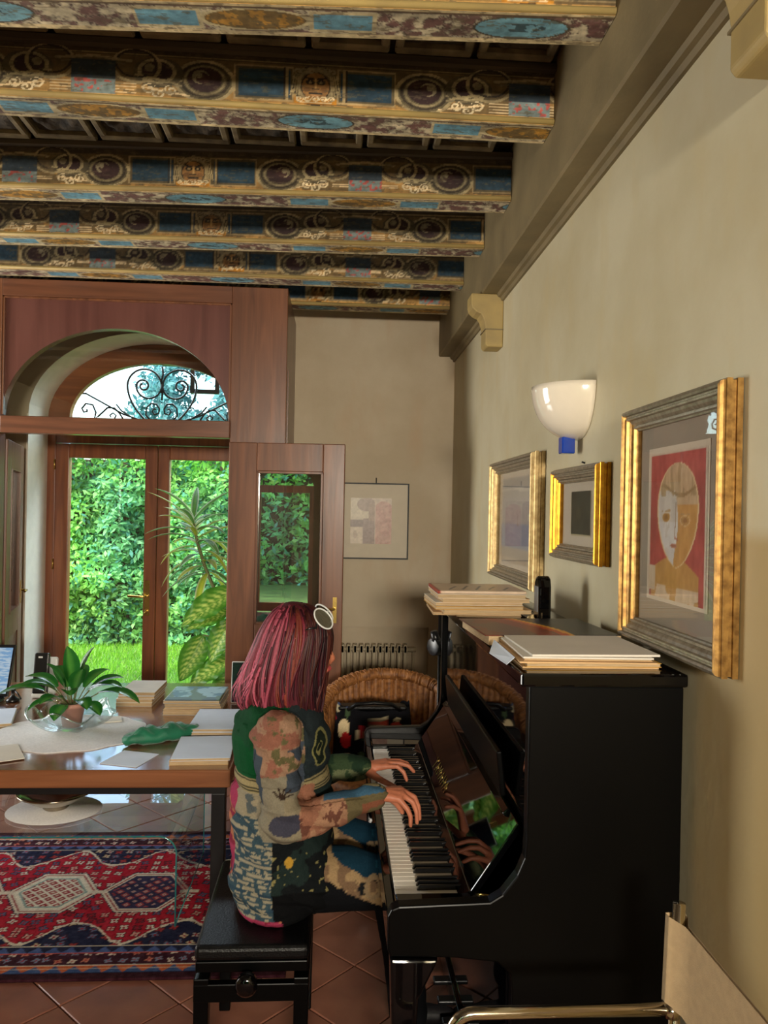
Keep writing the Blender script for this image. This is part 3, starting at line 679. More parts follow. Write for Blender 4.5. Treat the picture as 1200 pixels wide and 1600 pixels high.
# ------------------------------------------------------------------ leaf shapes
def strap_leaf(parent, base, dir0, length, width, droop, kind, name='leaf', n=10):
    """curved strap leaf; kind colours it"""
    base = Vector(base); d = Vector(dir0).normalized(); side = d.cross(Vector((0, 0, 1)))
    side = side.normalized() if side.length > .05 else Vector((1, 0, 0))
    pts = []; p = base.copy(); cur = d.copy()
    for i in range(n+1):
        pts.append((p.copy(), cur.copy())); cur = (cur+Vector((0, 0, -droop/n))).normalized(); p += cur*length/n
    vs, cols, fs = [], [], []
    lat = (-1, -.55, 0, .55, 1)
    for i, (q, t) in enumerate(pts):
        u = i/n; wd = width*(math.sin(PI*min(1, u*.93+.07))**.75 if u < 1 else 0.02)
        nn = side.cross(t)
        for l in lat:
            vs.append(q+side*wd*l*.5+nn*(abs(l)*wd*.18))
            if kind == 'dracaena': c = (232, 240, 214) if abs(l) > .8 else ((96, 150, 84) if abs(l) > .3 else (120, 176, 84))
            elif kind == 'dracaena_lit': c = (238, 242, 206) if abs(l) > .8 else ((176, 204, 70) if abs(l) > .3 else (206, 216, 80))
            elif kind == 'lily': c = (40, 104, 42) if l else (84, 148, 60)
            else: c = (52, 110, 40)
            cols.append(c)
    for i in range(n):
        for j in range(4): fs.append((i*5+j, i*5+j+1, (i+1)*5+j+1, (i+1)*5+j))
    b = B(); b.add(vs, fs, True)
    return b.build(name, 'leaf_glossy' if kind == 'lily' else 'leaf', parent, recalc=False, col=lin(np.array(cols)))
def broad_leaf(parent, base, tip, width, normal, curl=.12, name='leaf', dark=(74, 140, 36), pale=(206, 226, 116)):
    base, tip = Vector(base), Vector(tip); ax = tip-base; L = ax.length; ax.normalize()
    nn = Vector(normal); nn = (nn-ax*nn.dot(ax)).normalized(); sd = ax.cross(nn); nu, nv = 26, 18
    vs, cols = [], []
    for i in range(nu+1):
        u = i/nu; wd = width*.5*(math.sin(PI*u**.78)**.8)*(1 if u < .999 else 0)
        for j in range(nv+1):
            l = -1+2*j/nv
            p = base+ax*L*u+sd*wd*l+nn*(-curl*L*(u-.35)**2+abs(l)*wd*.22+.006*math.sin(u*26+abs(l)*5)*abs(l))
            vs.append(p)
            vein = abs(((u*8.5-abs(l)*1.9) % 1)-.5)
            k = max(0, min(1, (1-abs(l)*1.18)*1.5))*(1 if vein > .27 else .18)
            if abs(l) < .07: k = .55
            if 0.04 > u or u > .95: k *= .3
            cols.append([dark[q]*(1-k)+pale[q]*k for q in range(3)])
    fs = [(i*(nv+1)+j, i*(nv+1)+j+1, (i+1)*(nv+1)+j+1, (i+1)*(nv+1)+j) for i in range(nu) for j in range(nv)]
    b = B(); b.add(vs, fs, True)
    return b.build(name, 'leaf', parent, recalc=False, col=lin(np.array(cols)))
# striped dracaena on its cane
def pot(parent, x, y, z, r, h, mt='terracotta_pot'):
    b = B(); b.lathe([(r*.72, 0), (r*.98, h*.82), (r*1.06, h*.82), (r*1.06, h), (r*.92, h), (r*.90, h*.86)], 24, (x, y, z)); b.build('pot', mt, parent)
    b = B(); b.lathe([(.001, h*.88), (r*.9, h*.88)], 20, (x, y, z), cap=False); b.build('soil', 'soil', parent)
dr = thing('striped_dracaena', (-.72, 5.50, 0), 'tall dracaena with white-striped strap leaves inside the garden door', 'plant')
pot(dr, -.72, 5.50, 0, .14, .28)
stem = [(-.72, 5.50, .2), (-.74, 5.47, .7), (-.80, 5.42, 1.05), (-.90, 5.42, 1.28), (-.96, 5.42, 1.46), (-.99, 5.42, 1.62)]
b = B(); b.tube(stem, [.016, .015, .013, .012, .011, .008], 8); b.build('stem', 'stem_green', dr)
rnd = random.Random(4)
for k in range(42):
    u = .12+.88*(k/41); zz = 1.17+.46*u
    xx = np.interp(zz, [1.05, 1.28, 1.46, 1.62], [-.80, -.90, -.96, -.99])
    a = k*2.4+rnd.uniform(-.3, .3); up = -.05+1.0*u**1.6+rnd.uniform(-.15, .25)
    dirv = (math.cos(a), math.sin(a)*.8, up)
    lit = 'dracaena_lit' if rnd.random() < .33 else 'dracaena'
    strap_leaf(dr, (xx, 5.42, zz), dirv, rnd.uniform(.26, .40), rnd.uniform(.040, .060), rnd.uniform(.7, 1.9)*(1.15-.6*u), lit)
# dieffenbachia with big veined leaves
df = thing('dieffenbachia', (-.66, 5.16, 0), 'dieffenbachia with broad yellow-veined leaves beside the garden door jamb', 'plant')
pot(df, -.66, 5.16, 0, .14, .25)
b = B(); b.tube([(-.66, 5.16, .2), (-.66, 5.15, .6), (-.67, 5.14, 1.0), (-.66, 5.14, 1.2)], [.02, .018, .015, .01], 8); b.build('stem', 'stem_green', df)
spec = [((-.66, 5.14, 1.17), (-1.00, 5.06, .93), .21, (-.3, -.85, .6)), ((-.68, 5.10, 1.03), (-.955, 5.02, .915), .13, (-.2, -.8, .7)),
        ((-.68, 5.06, .98), (-.80, 5.02, .695), .155, (-.3, -1, .2)), ((-.85, 5.08, .87), (-.985, 5.02, .575), .17, (.3, -1, .25)),
        ((-.66, 5.05, .73), (-.93, 4.99, .555), .17, (-.1, -.7, .7)), ((-.66, 5.12, .86), (-.72, 5.10, .62), .13, (-.5, -.8, .1)),
        ((-.62, 5.14, 1.1), (-.40, 5.1, .95), .2, (.3, -.8, .5)), ((-.66, 5.1, .62), (-.80, 5.05, .40), .15, (-.2, -1, .3)), ((-.64, 5.1, .6), (-.5, 5.0, .4), .16, (.2, -1, .3))]
for bs, tp, wd, nn in spec:
    lo = broad_leaf(df, bs, tp, wd, nn)
    b = B(); b.tube([(-.665, 5.14, bs[2]-.12), (bs[0]*.5-.665*.5, 5.13, bs[2]-.03), bs], [.008, .006, .005], 6); b.build('petiole', 'stem_green', df)
# ------------------------------------------------------------------ pictures and lamp on the right wall
def picture(name, y0, y1, z0, z1, label, front=.045, fw=.055, gold='gold', side_gold=None):
    """framed picture hanging on the right wall; y0 is the near edge"""
    t = thing(name, (XR, (y0+y1)/2, z0), label, 'picture')
    prof = [(0, 0), (0, front*.25), (.004, front*.28), (.004, front*.42), (0, front*.46), (0, front*.70), (.004, front*.74), (.004, front*.82), (.007, front*.95), (.013, front), (.018, front*.95), (.019, front*.78), (.023, front*.76), (.026, front*.86), (.031, front*.84), (.033, front*.68), (.040, front*.62), (fw-.014, front*.50), (fw-.012, front*.60), (fw-.006, front*.60), (fw-.004, front*.45), (fw, front*.42), (fw, 0)]
    def ring(mt, sides, nm):
        b = B()
        cs = [((y0, z0), (1, 1)), ((y1, z0), (-1, 1)), ((y1, z1), (-1, -1)), ((y0, z1), (1, -1))]
        for q in sides:
            (pa, da), (pb, db) = cs[q], cs[(q+1) % 4]; n = len(prof)
            vs = [(XR-.002-h, pa[0]+da[0]*o, pa[1]+da[1]*o) for o, h in prof]+[(XR-.002-h, pb[0]+db[0]*o, pb[1]+db[1]*o) for o, h in prof]
            b.add(vs, [(i, i+1, n+i+1, n+i) for i in range(n-1)])
        return b.build(nm, mt, t)
    for q in (1, 3): ring(gold, (q,), 'frame_stile')
    for q in (0, 2): ring('silver_leaf', (q,), 'frame_rail')
    return t
def sheet(t, name, y0, y1, z0, z1, x, mt): B().box(x, XR-.001, y0, y1, z0, z1).build(name, mt, t)
def art(t, y0, y1, z0, z1, x, n, fn):
    """painted sheet facing the room; U runs from the far edge (left as seen) to the near edge"""
    return painted_plane('artwork', (x, y1, z0), (0, y0-y1, 0), (0, 0, z1-z0), n, int(n*(z1-z0)/(y1-y0)), fn, 'print', t)
def glaze(t, y0, y1, z0, z1, x): B().box(x, x+.002, y0, y1, z0, z1).build('glazing', 'picture_glass', t)
# portrait on red
t = picture('portrait_picture', 1.615, 2.205, 1.35, 2.005, 'large gilt-framed painted portrait of a pale face on red', .052, .062, 'gold')
sheet(t, 'mount_board', 1.67, 2.15, 1.405, 1.95, XR-.012, 'mat_board')
sheet(t, 'inner_mount', 1.735, 2.085, 1.475, 1.885, XR-.0135, 'mat_cream')
def portrait(U, V):
    w_, h_ = .33, .385; u, v = U/w_, V/h_
    cv = Canvas(u, v, (178, 78, 74)); n = fbm(u*5, v*5, 2); cv.c += (n-.5)[:, None]*np.array([60, 30, 26])
    cv.put((u < .03) | (u > .97) | (v > .985), (206, 190, 170))
    # shoulders and neck
    sh = (v < .30-.42*np.abs(u-.47)**1.5) & (u > .06) & (u < .90); cv.put(sh, (196, 150, 84)); cv.put((np.abs(u-.46) < .11+.35*np.clip(.25-v, 0, 1)) & (v < .36), (200, 152, 82))
    cv.put((u < .14) & (v < .22) & (v > .04), (206, 186, 160)); cv.put(sh & (v < .09) & (n > .5), (214, 190, 160))
    # head: long oval narrowing to the chin
    q = v-.62; wid = np.where(q > 0, np.sqrt(np.clip(1-(q/.30)**2, 0, 1))*.36, np.sqrt(np.clip(1-(q/.40)**2, 0, 1))**1.25*.36)
    head = np.abs(u-.52) < wid; cv.put(head, (200, 172, 136))
    left = head & (u < .50-.04*np.sin(v*9)); cv.put(left & (v < .74), (204, 196, 188)); cv.put(left & (v < .52) & (fbm(u*7, v*4, 5) > .42), (214, 210, 208))
    cv.put(head & ~left & (v < .64), (202, 152, 84)); cv.put(head & (v > .70) & (fbm(u*14, v*5, 7) > .5), (176, 150, 112)); cv.put(head & (np.abs(v-(.74+.04*np.sin(u*8))) < .012), (160, 132, 92))
    cv.put(head & (wid-np.abs(u-.52) < .022), (222, 196, 152))
    for ex, ey, c in ((.33, .555, (178, 132, 66)), (.66, .535, (184, 140, 80))):
        cv.ell(ex, ey, .085, .036, (222, 200, 168), .6); cv.ell(ex, ey, .07, .030, c); cv.ell(ex, ey, .035, .016, (152, 108, 60)); cv.put((np.abs(v-ey-.045) < .006) & (np.abs(u-ex) < .08) & (fbm(u*30, v*30, 4) > .45), (178, 146, 100))
    cv.line(.505, .66, .49, .42, .006, (150, 116, 80)); cv.line(.49, .42, .54, .405, .007, (176, 110, 84))
    cv.ell(.47, .365, .06, .014, (190, 128, 104)); cv.line(.43, .368, .52, .368, .003, (160, 98, 78))
    cv.c += (fbm(u*26, v*12, 9)-.5)[:, None]*34
    return cv.c
art(t, 1.745, 2.075, 1.485, 1.87, XR-.0145, 90, portrait)
glaze(t, 1.672, 2.148, 1.407, 1.948, XR-.022)
# misty seascape
t = picture('seascape_picture', 3.19, 4.09, 1.372, 1.968, 'wide gilt-framed pale misty seascape, farthest on the right wall', .062, .062, 'gold_pale')
sheet(t, 'mount_board', 3.245, 4.035, 1.425, 1.915, XR-.012, 'mat_cream')
def sea(U, V):
    cv = Canvas(U, V, (196, 184, 168)); v = V/.42
    cv.put(v < .98, (176, 172, 166)); cv.c = np.where((v < .75)[:, None], np.array([164, 160, 158])+(v[:, None])*18, cv.c)
    cv.put((v < .45), (136, 148, 172)); cv.put((v < .18), (176, 166, 152)); cv.put((v < .06), (198, 182, 160))
    cv.put((np.abs(v-.87+.05*U) < .014), (214, 208, 196)); cv.put(np.abs(v-.45) < .008, (118, 124, 140))
    cv.line(.36, .19, .36, .235, .005, (120, 112, 110)); cv.ell(.36, .19, .02, .006, (104, 98, 98))
    cv.c += (fbm(U*9, V*22, 3)-.5)[:, None]*16
    return cv.c
art(t, 3.30, 3.98, 1.46, 1.88, XR-.0135, 70, sea)
glaze(t, 3.247, 4.033, 1.427, 1.913, XR-.026)
# small dark picture
t = picture('dark_picture', 2.41, 2.945, 1.535, 1.872, 'small bright-gold frame with a dark green picture in cream mount', .05, .055, 'gold_bright')
sheet(t, 'mount_board', 2.46, 2.895, 1.585, 1.822, XR-.012, 'mat_cream')
def darkpic(U, V):
    cv = Canvas(U, V, (52, 60, 54)); n = fbm(U*24, V*30, 1); cv.c += (n-.5)[:, None]*np.array([36, 46, 40])
    for k in range(9): cv.line(.02+k*.024, .02, .02+k*.024, .13+.02*math.sin(k*2), .0018, (84, 92, 80), .5)
    cv.ell(.09, .08, .025, .02, (112, 112, 88), .5); cv.put((U < .004) | (V < .004) | (U > .221), (196, 184, 150))
    return cv.c
art(t, 2.565, 2.79, 1.625, 1.785, XR-.0135, 60, darkpic)
glaze(t, 2.462, 2.893, 1.587, 1.82, XR-.024)
b = B(); b.tube([(XR, 2.68, 1.885), (XR-.012, 2.68, 1.889)], .003, 6)
b.build('hook', 'iron', t)
# wall lamp: half bowl of opal glass on a blue glass foot
t = thing('wall_lamp', (XR, 2.75, 1.92), 'unlit white opal half-bowl wall lamp with a blue glass foot', 'lamp')
b = B(); n, mm = 28, 16
def bowl(u, v_, s=1.):
    a = PI/2+PI*u; e = v_*PI/2
    r = math.cos(e)**.85*s
    return (XR-.001+.172*r*math.cos(a), 2.75+.172*r*math.sin(a), 2.163-.188*math.sin(e)*s)
b.grid(bowl, n, mm); b.build('shade', 'opal_glass', t, solid=.006)
b = B(); b.box(XR-.07, XR-.022, 2.725, 2.775, 1.922, 1.982); b.build('foot', 'blue_glass', t, bevel=.004)
b = B(); b.box(XR-.06, XR-.001, 2.70, 2.80, 1.99, 2.10); b.build('backplate', 'chrome', t, bevel=.004)
b = B(); b.tube([(XR-.03, 2.65, 2.13), (XR-.055, 2.612, 2.135)], .006, 8); b.build('screw', 'chrome', t)
# small print on the far wall
t = thing('print_picture', (.29, YF, 1.34), 'pale print in a thin dark frame on the far wall', 'picture')
px0, px1, pz0, pz1 = .035, .55, 1.338, 1.912
b = B()
for x0, x1, z0, z1 in ((px0, px0+.01, pz0, pz1), (px1-.01, px1, pz0, pz1), (px0+.01, px1-.01, pz0, pz0+.01), (px0+.01, px1-.01, pz1-.01, pz1)): b.box(x0, x1, YF-.022, YF-.001, z0, z1)
b.build('frame', 'iron', t)
B().box(px0+.01, px1-.01, YF-.012, YF-.001, pz0+.01, pz1-.01).build('mount_board', 'mat_cream', t)
def etching(U, V):
    u, v_ = U/.31, V/.345; cv = Canvas(u, v_, (190, 170, 148))
    cv.put((v_ > .38) & (u < .45), (196, 182, 156)); cv.put((v_ < .38) & (u < .28), (200, 182, 158)); cv.put((v_ < .52) & (v_ > .36) & (u < .58), (126, 104, 92)); cv.put((u > .3) & (u < .6) & (v_ < .55), (136, 112, 100))
    cv.put((((u-.38)/.22)**2+((v_-.86)/.15)**2 < 1), (150, 126, 108)); cv.put((u > .45) & (u < .6) & (v_ > .5) & (v_ < .9), (156, 130, 110))
    a = (u > .6) & ((v_ < .8) | (((u-.8)/.2)**2+((v_-.8)/.13)**2 < 1)); cv.put(a, (176, 128, 112)); cv.put(a & (fbm(u*8, v_*8, 3) > .5), (186, 144, 126))
    cv.ell(.12, .2, .05, .09, (170, 150, 128)); cv.c += (fbm(u*24, v_*24, 3)-.5)[:, None]*50
    return cv.c
painted_plane('artwork', (px0+.075, YF-.0135, pz0+.115), (.31, 0, 0), (0, 0, .345), 60, 64, etching, 'print', t)
b = B(); b.tube([(.30, YF-.006, pz1), (.30, YF-.006, pz1+.04)], .004, 6); b.build('hook', 'iron', t)
# radiator
t = thing('radiator', (.28, 5.78, .1), 'cream column radiator under the ledge of the far wall', 'radiator')
for k in range(15):
    x = -.12+k*.047
    b = B(); b.box(x-.014, x+.014, 5.715, 5.735, .12, .70); b.box(x-.014, x+.014, 5.765, 5.785, .12, .70); b.box(x-.016, x+.016, 5.715, 5.785, .64, .705); b.box(x-.016, x+.016, 5.715, 5.785, .12, .17)
    b.build('radiator_fin', 'radiator_paint', t, bevel=.006)
for z in (.665, .15): B().tube([(-.14, 5.75, z), (.59, 5.75, z)], .016, 10).build('header_pipe', 'radiator_paint', t)
b = B(); b.tube([(.56, 5.75, .665), (.62, 5.75, .665)], .02, 10); b.tube([(.60, 5.75, .665), (.60, 5.75, .0)], .009, 8); b.build('valve', 'radiator_paint', t)

# ------------------------------------------------------------------ rug
RX0, RX1, RY0, RY1 = -2.35, -.15, 2.80, 4.06
def rug(U, V):
    W_, H_ = RX1-RX0, RY1-RY0
    cv = Canvas(U, V, (168, 30, 48)); e = np.minimum(np.minimum(U, W_-U), np.minimum(V, H_-V)); s_ = np.where((np.minimum(V, H_-V) <= np.minimum(U, W_-U)), U, V)
    NV, CRm, RD, OR = (34, 36, 62), (214, 200, 180), (158, 26, 42), (190, 96, 56)
    xx, yy = U, V-H_/2
    # field flowers
    def flowers(cell, seed, thr, mask, cols):
        gx, gy = np.floor(U/cell), np.floor(V/cell); jx, jy = vn(gx*3.7+.5, gy*5.1+.5, seed), vn(gx*2.3+.5, gy*7.7+.5, seed+1)
        dx, dy = (U/cell-gx)-.5-(jx-.5)*.45, (V/cell-gy)-.5-(jy-.5)*.45; r = np.hypot(dx, dy); an_ = np.arctan2(dy, dx); on = vn(gx*1.9+.5, gy*3.3+.5, seed+2) > thr
        rad = .42*(.76+.24*np.cos(4*an_+jx*6))
        k = vn(gx*4.1+.5, gy*1.3+.5, seed+3)
        for i, c in enumerate(cols): cv.put(mask & on & (r < rad) & (k >= i/len(cols)) & (k < (i+1)/len(cols)), c)
        cv.put(mask & on & (r < .11), RD)
        cv.put(mask & on & (np.abs(r-rad) < .05), (70, 20, 30))
    al = np.ones(len(U), bool)
    flowers(.052, 2, .16, al, [(216, 202, 184), (206, 160, 146), (84, 84, 112), (216, 206, 190), (112, 40, 50)])
    # navy spandrels with zig-zag edge
    zz = .035*np.abs(((U*5.5) % 1)-.5)*2
    wave = .335+.075*np.cos((U-1.15)*2*PI/.40)*np.clip((1.95-U)*6, 0, 1)-zz*.6-.25*np.clip(U-1.72, 0, 1)
    sp = np.abs(yy) > wave; cv.put(sp, NV); cv.put(np.abs(np.abs(yy)-wave) < .008, CRm)
    flowers(.05, 7, .35, sp, [(176, 168, 160), (150, 60, 60), (92, 104, 130), (196, 180, 150)])
    # hexagonal medallions along the axis
    for k, (cx, base, inner) in enumerate([(.75, (52, 46, 74), (150, 60, 64)), (1.15, (222, 214, 196), (150, 44, 56)), (1.55, (52, 46, 74), (150, 60, 64)), (.35, (222, 214, 196), (150, 44, 56))]):
        hx, hy = .185, .165
        d = np.maximum(np.abs(yy)/hy, (np.abs(xx-cx)/hx+np.abs(yy)/hy*.55)/1.02)
        saw = .05*np.abs(((np.arctan2(yy, xx-cx)*9) % 1)-.5)
        cv.put(d < 1.06+saw, NV); cv.put(d < 1.03+saw, CRm); cv.put(d < .97, (150, 36, 50)); cv.put((d < .93), CRm); cv.put(d < .88, base)
        cell = .056; p, q = (xx-cx)/cell+yy/cell, (xx-cx)/cell-yy/cell
        fp, fq = np.abs(p-np.round(p)), np.abs(q-np.round(q))
        m_ = (d < .72)
        if k % 2: cv.put(m_ & (np.maximum(fp, fq) < .36), inner); cv.put(m_ & (np.maximum(fp, fq) < .16), (206, 180, 160)); cv.put((d < .78) & (d > .72), (84, 130, 130), .6)
        else:
            cv.put((d < .80) & (np.maximum(fp, fq) < .36) & (vn(np.round(p)*3.3+.5, np.round(q)*2.1+.5, 5) > .45), inner); cv.put((d < .8) & (np.maximum(fp, fq) < .18), (196, 170, 160)); cv.put((d < .8) & (np.maximum(fp, fq) < .09), inner)
        cv.put((np.abs(yy) < .012) & (np.abs(np.abs(xx-cx)-hx-.015) < .03), CRm)
    # borders
    tri = lambda f: np.abs(((s_*f) % 1)-.5)*2
    cv.put(e < .215, NV)
    cv.put((e > .205) & (e < .213), CRm); cv.put((e > .165) & (e < .205) & (tri(16) > (e-.165)/.04), (74, 92, 140)); cv.put((e > .158) & (e < .165), (196, 90, 80))
    bm_ = (e > .088) & (e < .158); cv.put(bm_, (60, 28, 40)); flowers(.046, 9, .12, bm_, [(206, 192, 176), (120, 128, 150), (190, 120, 100)])
    cv.put((e > .080) & (e < .088), CRm); cv.put((e > .04) & (e < .08), OR); cv.put((e > .04) & (e < .08) & (tri(14) > (e-.04)/.04), (60, 82, 124)); cv.put((e > .062) & (e < .066), CRm, .6); cv.put(e < .035, (52, 22, 30))
    cv.c += (fbm(U*70, V*70, 4)-.5)[:, None]*40
    return cv.c
ro = painted_plane('rug', (RX0, RY0, .010), (RX1-RX0, 0, 0), (0, RY1-RY0, 0), 420, 240, rug, 'rug_pile')
md = ro.modifiers.new('t', 'SOLIDIFY'); md.thickness = .009; md.offset = -1
tag(ro, 'red and navy oriental rug with hexagonal medallions under the desk', 'rug')

# ------------------------------------------------------------------ desk
t = thing('desk', (-1.6, 3.5, 0), 'long polished wooden desk on black steel legs before the vestibule', 'desk')
DKX0, DKX1, DKY0, DKY1 = -2.75, -.365, 2.815, 4.22
B().box(DKX0, DKX1, DKY0, DKY1, .685, .75).build('desktop', 'desk_wood', t, bevel=.006)
b = B(); b.box(DKX0+.02, DKX1-.02, DKY0+.025, DKY0+.06, .655, .684); b.box(DKX0+.02, DKX1-.02, DKY1-.06, DKY1-.025, .655, .684); b.box(DKX1-.055, DKX1-.02, DKY0+.06, DKY1-.06, .655, .684); b.build('apron', 'steel_black', t)
for x in (DKX0+.02, DKX1-.07):
    for y in (DKY0+.025, DKY1-.075): B().box(x, x+.05, y, y+.05, .011 if x > -2.3 and 2.8 < y < 4.0 else 0, .655).build('leg', 'steel_black', t, bevel=.003)
# bent glass coffee table under the desk
t = thing('glass_table', (-1.5, 3.45, 0), 'low bent clear glass table with cyan edges standing on the rug', 'table')
gx0, gx1, gy0, gy1, gz = -2.25, -.615, 3.135, 3.80, .375
prof = [(gx1, .012), (gx1, gz-.07)]+[(gx1-.07+.07*math.cos(a), gz-.07+.07*math.sin(a)) for a in np.linspace(0, PI/2, 8)][1:]+[(gx0+.07, gz)]+[(gx0+.07-.07*math.sin(a), gz-.07+.07*math.cos(a)) for a in np.linspace(0, PI/2, 8)][1:]+[(gx0, .012)]
b = B(); n = len(prof)
b.add([(x, gy0, z) for x, z in prof]+[(x, gy1, z) for x, z in prof], [(i, i+1, n+i+1, n+i) for i in range(n-1)], True)
b.build('glass_sheet', 'table_glass', t, solid=.0)
b = B(); b.tube([(x, gy0, z) for x, z in prof], .0036, 6); b.build('front_edge', 'glass_edge', t)
b = B(); b.tube([(x, gy1, z) for x, z in prof], .0028, 6); b.build('rear_edge', 'glass_edge', t)
b = B(); b.tube([(gx1, gy0, .0155), (gx1, gy1, .0155)], .0028, 6); b.build('foot_edge', 'glass_edge', t); b = B(); b.tube([(gx0, gy0, .0155), (gx0, gy1, .0155)], .0028, 6); b.build('foot_edge', 'glass_edge', t)
# bowl and doily on the glass
t = tag(B().lathe([(.001, 0), (.14, 0), (.155, .001), (.165, .002), (.165, .004), (.001, .004)], 40, (-1.19, 3.40, gz+.006), cap=False, sx=1.2).build('lace_doily', 'lace'), 'round grey lace doily on the low glass table', 'doily')
t = thing('metal_bowl', (-1.19, 3.42, gz+.011), 'brownish silver bowl on the doily on the glass table', 'bowl')
b = B(); b.lathe([(.05, 0), (.055, .006), (.045, .012), (.10, .035), (.145, .065), (.158, .075), (.155, .078), (.14, .070), (.095, .042), (.001, .02)], 40, (-1.19, 3.42, gz+.011), cap=False); b.build('body', 'silver', t)
b = B(); b.tube([(-1.19+.157*math.cos(a), 3.42+.157*math.sin(a), gz+.088) for a in np.linspace(0, 2*PI, 40)[:-1]], .005, 6, closed=True); b.build('rim', 'silver', t)
# ------------------------------------------------------------------ things on the desk
DZ = .7505
b = B(); vs = []
n = 72
for k in range(n):
    a = 2*PI*k/n; r = 1+.025*math.cos(12*a)
    vs.append((-1.09+.31*r*math.cos(a), 3.28+.27*r*math.sin(a)))
b.prism(vs, 2, DZ, DZ+.003); tag(b.build('lace_tablecloth', 'lace'), 'scalloped oval lace mat under the glass bowl on the desk', 'tablecloth')
BX, BY, BZ_ = -1.10, 3.33, DZ+.0035
t = tag(B().build('x', 'lace') if False else bpy.data.objects.new('glass_bowl', None), 'wide wavy clear glass bowl holding the potted peace lily', 'bowl'); COL.objects.link(t); t.location = (BX, BY, BZ_)
b = B()
def gb(u, v_):
    a = 2*PI*u; r = .045+.125*v_; wv = 1+.09*v_*math.cos(5*a+.5)
    return (BX+r*wv*math.cos(a), BY+r*wv*.9*math.sin(a), BZ_+.006+.075*v_**2.2+.022*v_*math.cos(5*a+2))
b.grid(gb, 60, 10); b.build('glass_side', 'bowl_glass', t, solid=.006)
b = B(); b.lathe([(.001, 0), (.047, 0), (.05, .006), (.045, .011), (.001, .011)], 30, (BX, BY, BZ_), cap=False); b.build('glass_base', 'bowl_glass', t)
b = B(); b.tube([Vector(gb(k/60, 1.)) for k in range(60)], .0038, 6, closed=True); b.build('glass_rim', 'bowl_glass', t)
t = thing('peace_lily', (BX, BY, BZ_+.012), 'small peace lily in a pinkish pot standing in the glass bowl', 'plant')
pot(t, BX, BY, BZ_+.012, .052, .10)
rr = random.Random(11)
spec = [(-1, -.1, .30, .30), (1, -.25, .25, .30), (.75, -.2, .45, .24), (-.6, -.3, .5, .22), (-.15, .1, 1.6, .24), (.3, .1, 1.3, .25), (.85, .2, .7, .22), (-.8, .2, .6, .24), (.1, -.6, .5, .17), (-.3, -.7, .3, .18), (.5, -.7, .2, .18), (.0, .6, .8, .2), (-.5, .5, 1., .2), (.55, .55, .9, .2), (-.9, -.5, .1, .16), (.9, -.6, .0, .16), (-.1, -.8, -.1, .15), (.25, -.3, .9, .19), (-.4, -.1, 1.0, .2)]
for k, (dx, dy, dz, ln_) in enumerate(spec):
    bs = (BX+dx*.02, BY+dy*.02, BZ_+.10)
    d = Vector((dx, dy, dz+.35)).normalized(); q = Vector(bs)+d*ln_*.38
    b = B(); b.tube([bs, Vector(bs)+d*ln_*.2, q], .0025, 6); b.build('petiole', 'stem_green', t)
    strap_leaf(t, q, (dx, dy, dz+.1), ln_*.66, .085 if ln_ > .19 else .07, .9, 'lily', n=9)
def stack(name, x0, x1, y0, y1, z, spec, label, cat, rot=0., group=None):
    """pile of sheets/books: spec = [(thickness, material, jitter)] bottom to top, each item its own thing"""
    out = []
    for k, (h, mt, jt) in enumerate(spec):
        jx, jy, ja = random.uniform(-jt, jt), random.uniform(-jt, jt), rot+random.uniform(-jt, jt)*2
        cx, cy = (x0+x1)/2+jx, (y0+y1)/2+jy; ca, sa = math.cos(ja), math.sin(ja); hx, hy = (x1-x0)/2, (y1-y0)/2
        t = thing(name, (cx, cy, z), label[k] if isinstance(label, list) else label, cat, group)
        if h > .006:
            b = B(); b.obox((cx, cy, z+h/2), (hx*ca*.985, hx*sa*.985, 0), (-hy*sa*.985, hy*ca*.985, 0), (0, 0, h/2-.0012)); b.build('pages', 'pages', t)
            for zz, nm in ((z+.0006, 'back_cover'), (z+h-.0006, 'front_cover')):
                b = B(); b.obox((cx, cy, zz), (hx*ca, hx*sa, 0), (-hy*sa, hy*ca, 0), (0, 0, .0006)); b.build(nm, mt, t)
        else:
            b = B(); b.obox((cx, cy, z+h/2), (hx*ca, hx*sa, 0), (-hy*sa, hy*ca, 0), (0, 0, h/2)); b.build('sheet', mt, t)
        z += h+.0003; out.append(t)
    return z
def ordl(base, n, top, bot):
    w_ = ['bottom', 'second', 'third', 'fourth', 'fifth', 'sixth', 'seventh', 'eighth']
    return [f'{base}, {("topmost" if k == n-1 else w_[k]+(" from the bottom" if k else ""))} of its pile' for k in range(n)]
stack('booklet', -1.02, -.85, 3.72, 3.98, DZ, [(.016, 'paper', .006), (.018, 'paper', .006), (.014, 'paper_blue', .006), (.016, 'paper', .006)], ordl('pale booklet in the pile behind the peace lily', 4, 0, 0), 'book', group='pale booklets on the desk')
mg = stack('magazine', -.77, -.515, 3.56, 3.84, DZ, [(.014, 'paper', .006), (.012, 'paper_manila', .006), (.014, 'paper', .006), (.012, 'grey_plastic', .006), (.012, 'paper', .005)], ordl('magazine in the pile below the dieffenbachia', 5, 0, 0), 'magazine', group='magazines on the desk')
def cover(U, V):
    cv = Canvas(U, V, (60, 104, 128)); cv.put(fbm(U*14, V*22, 2) > .5, (150, 180, 190)); cv.put((V < .06), (40, 60, 66)); cv.put(fbm(U*20, V*9, 6) > .58, (70, 92, 60)); return cv.c
ob = painted_plane('magazine', (-.765, 3.565, mg+.003), (.25, 0, 0), (0, .27, 0), 40, 44, cover, 'print'); md = ob.modifiers.new('t', 'SOLIDIFY'); md.thickness = .003; md.offset = -1
tag(ob, 'landscape-covered magazine lying on top of the magazine pile', 'magazine', 'magazines on the desk')
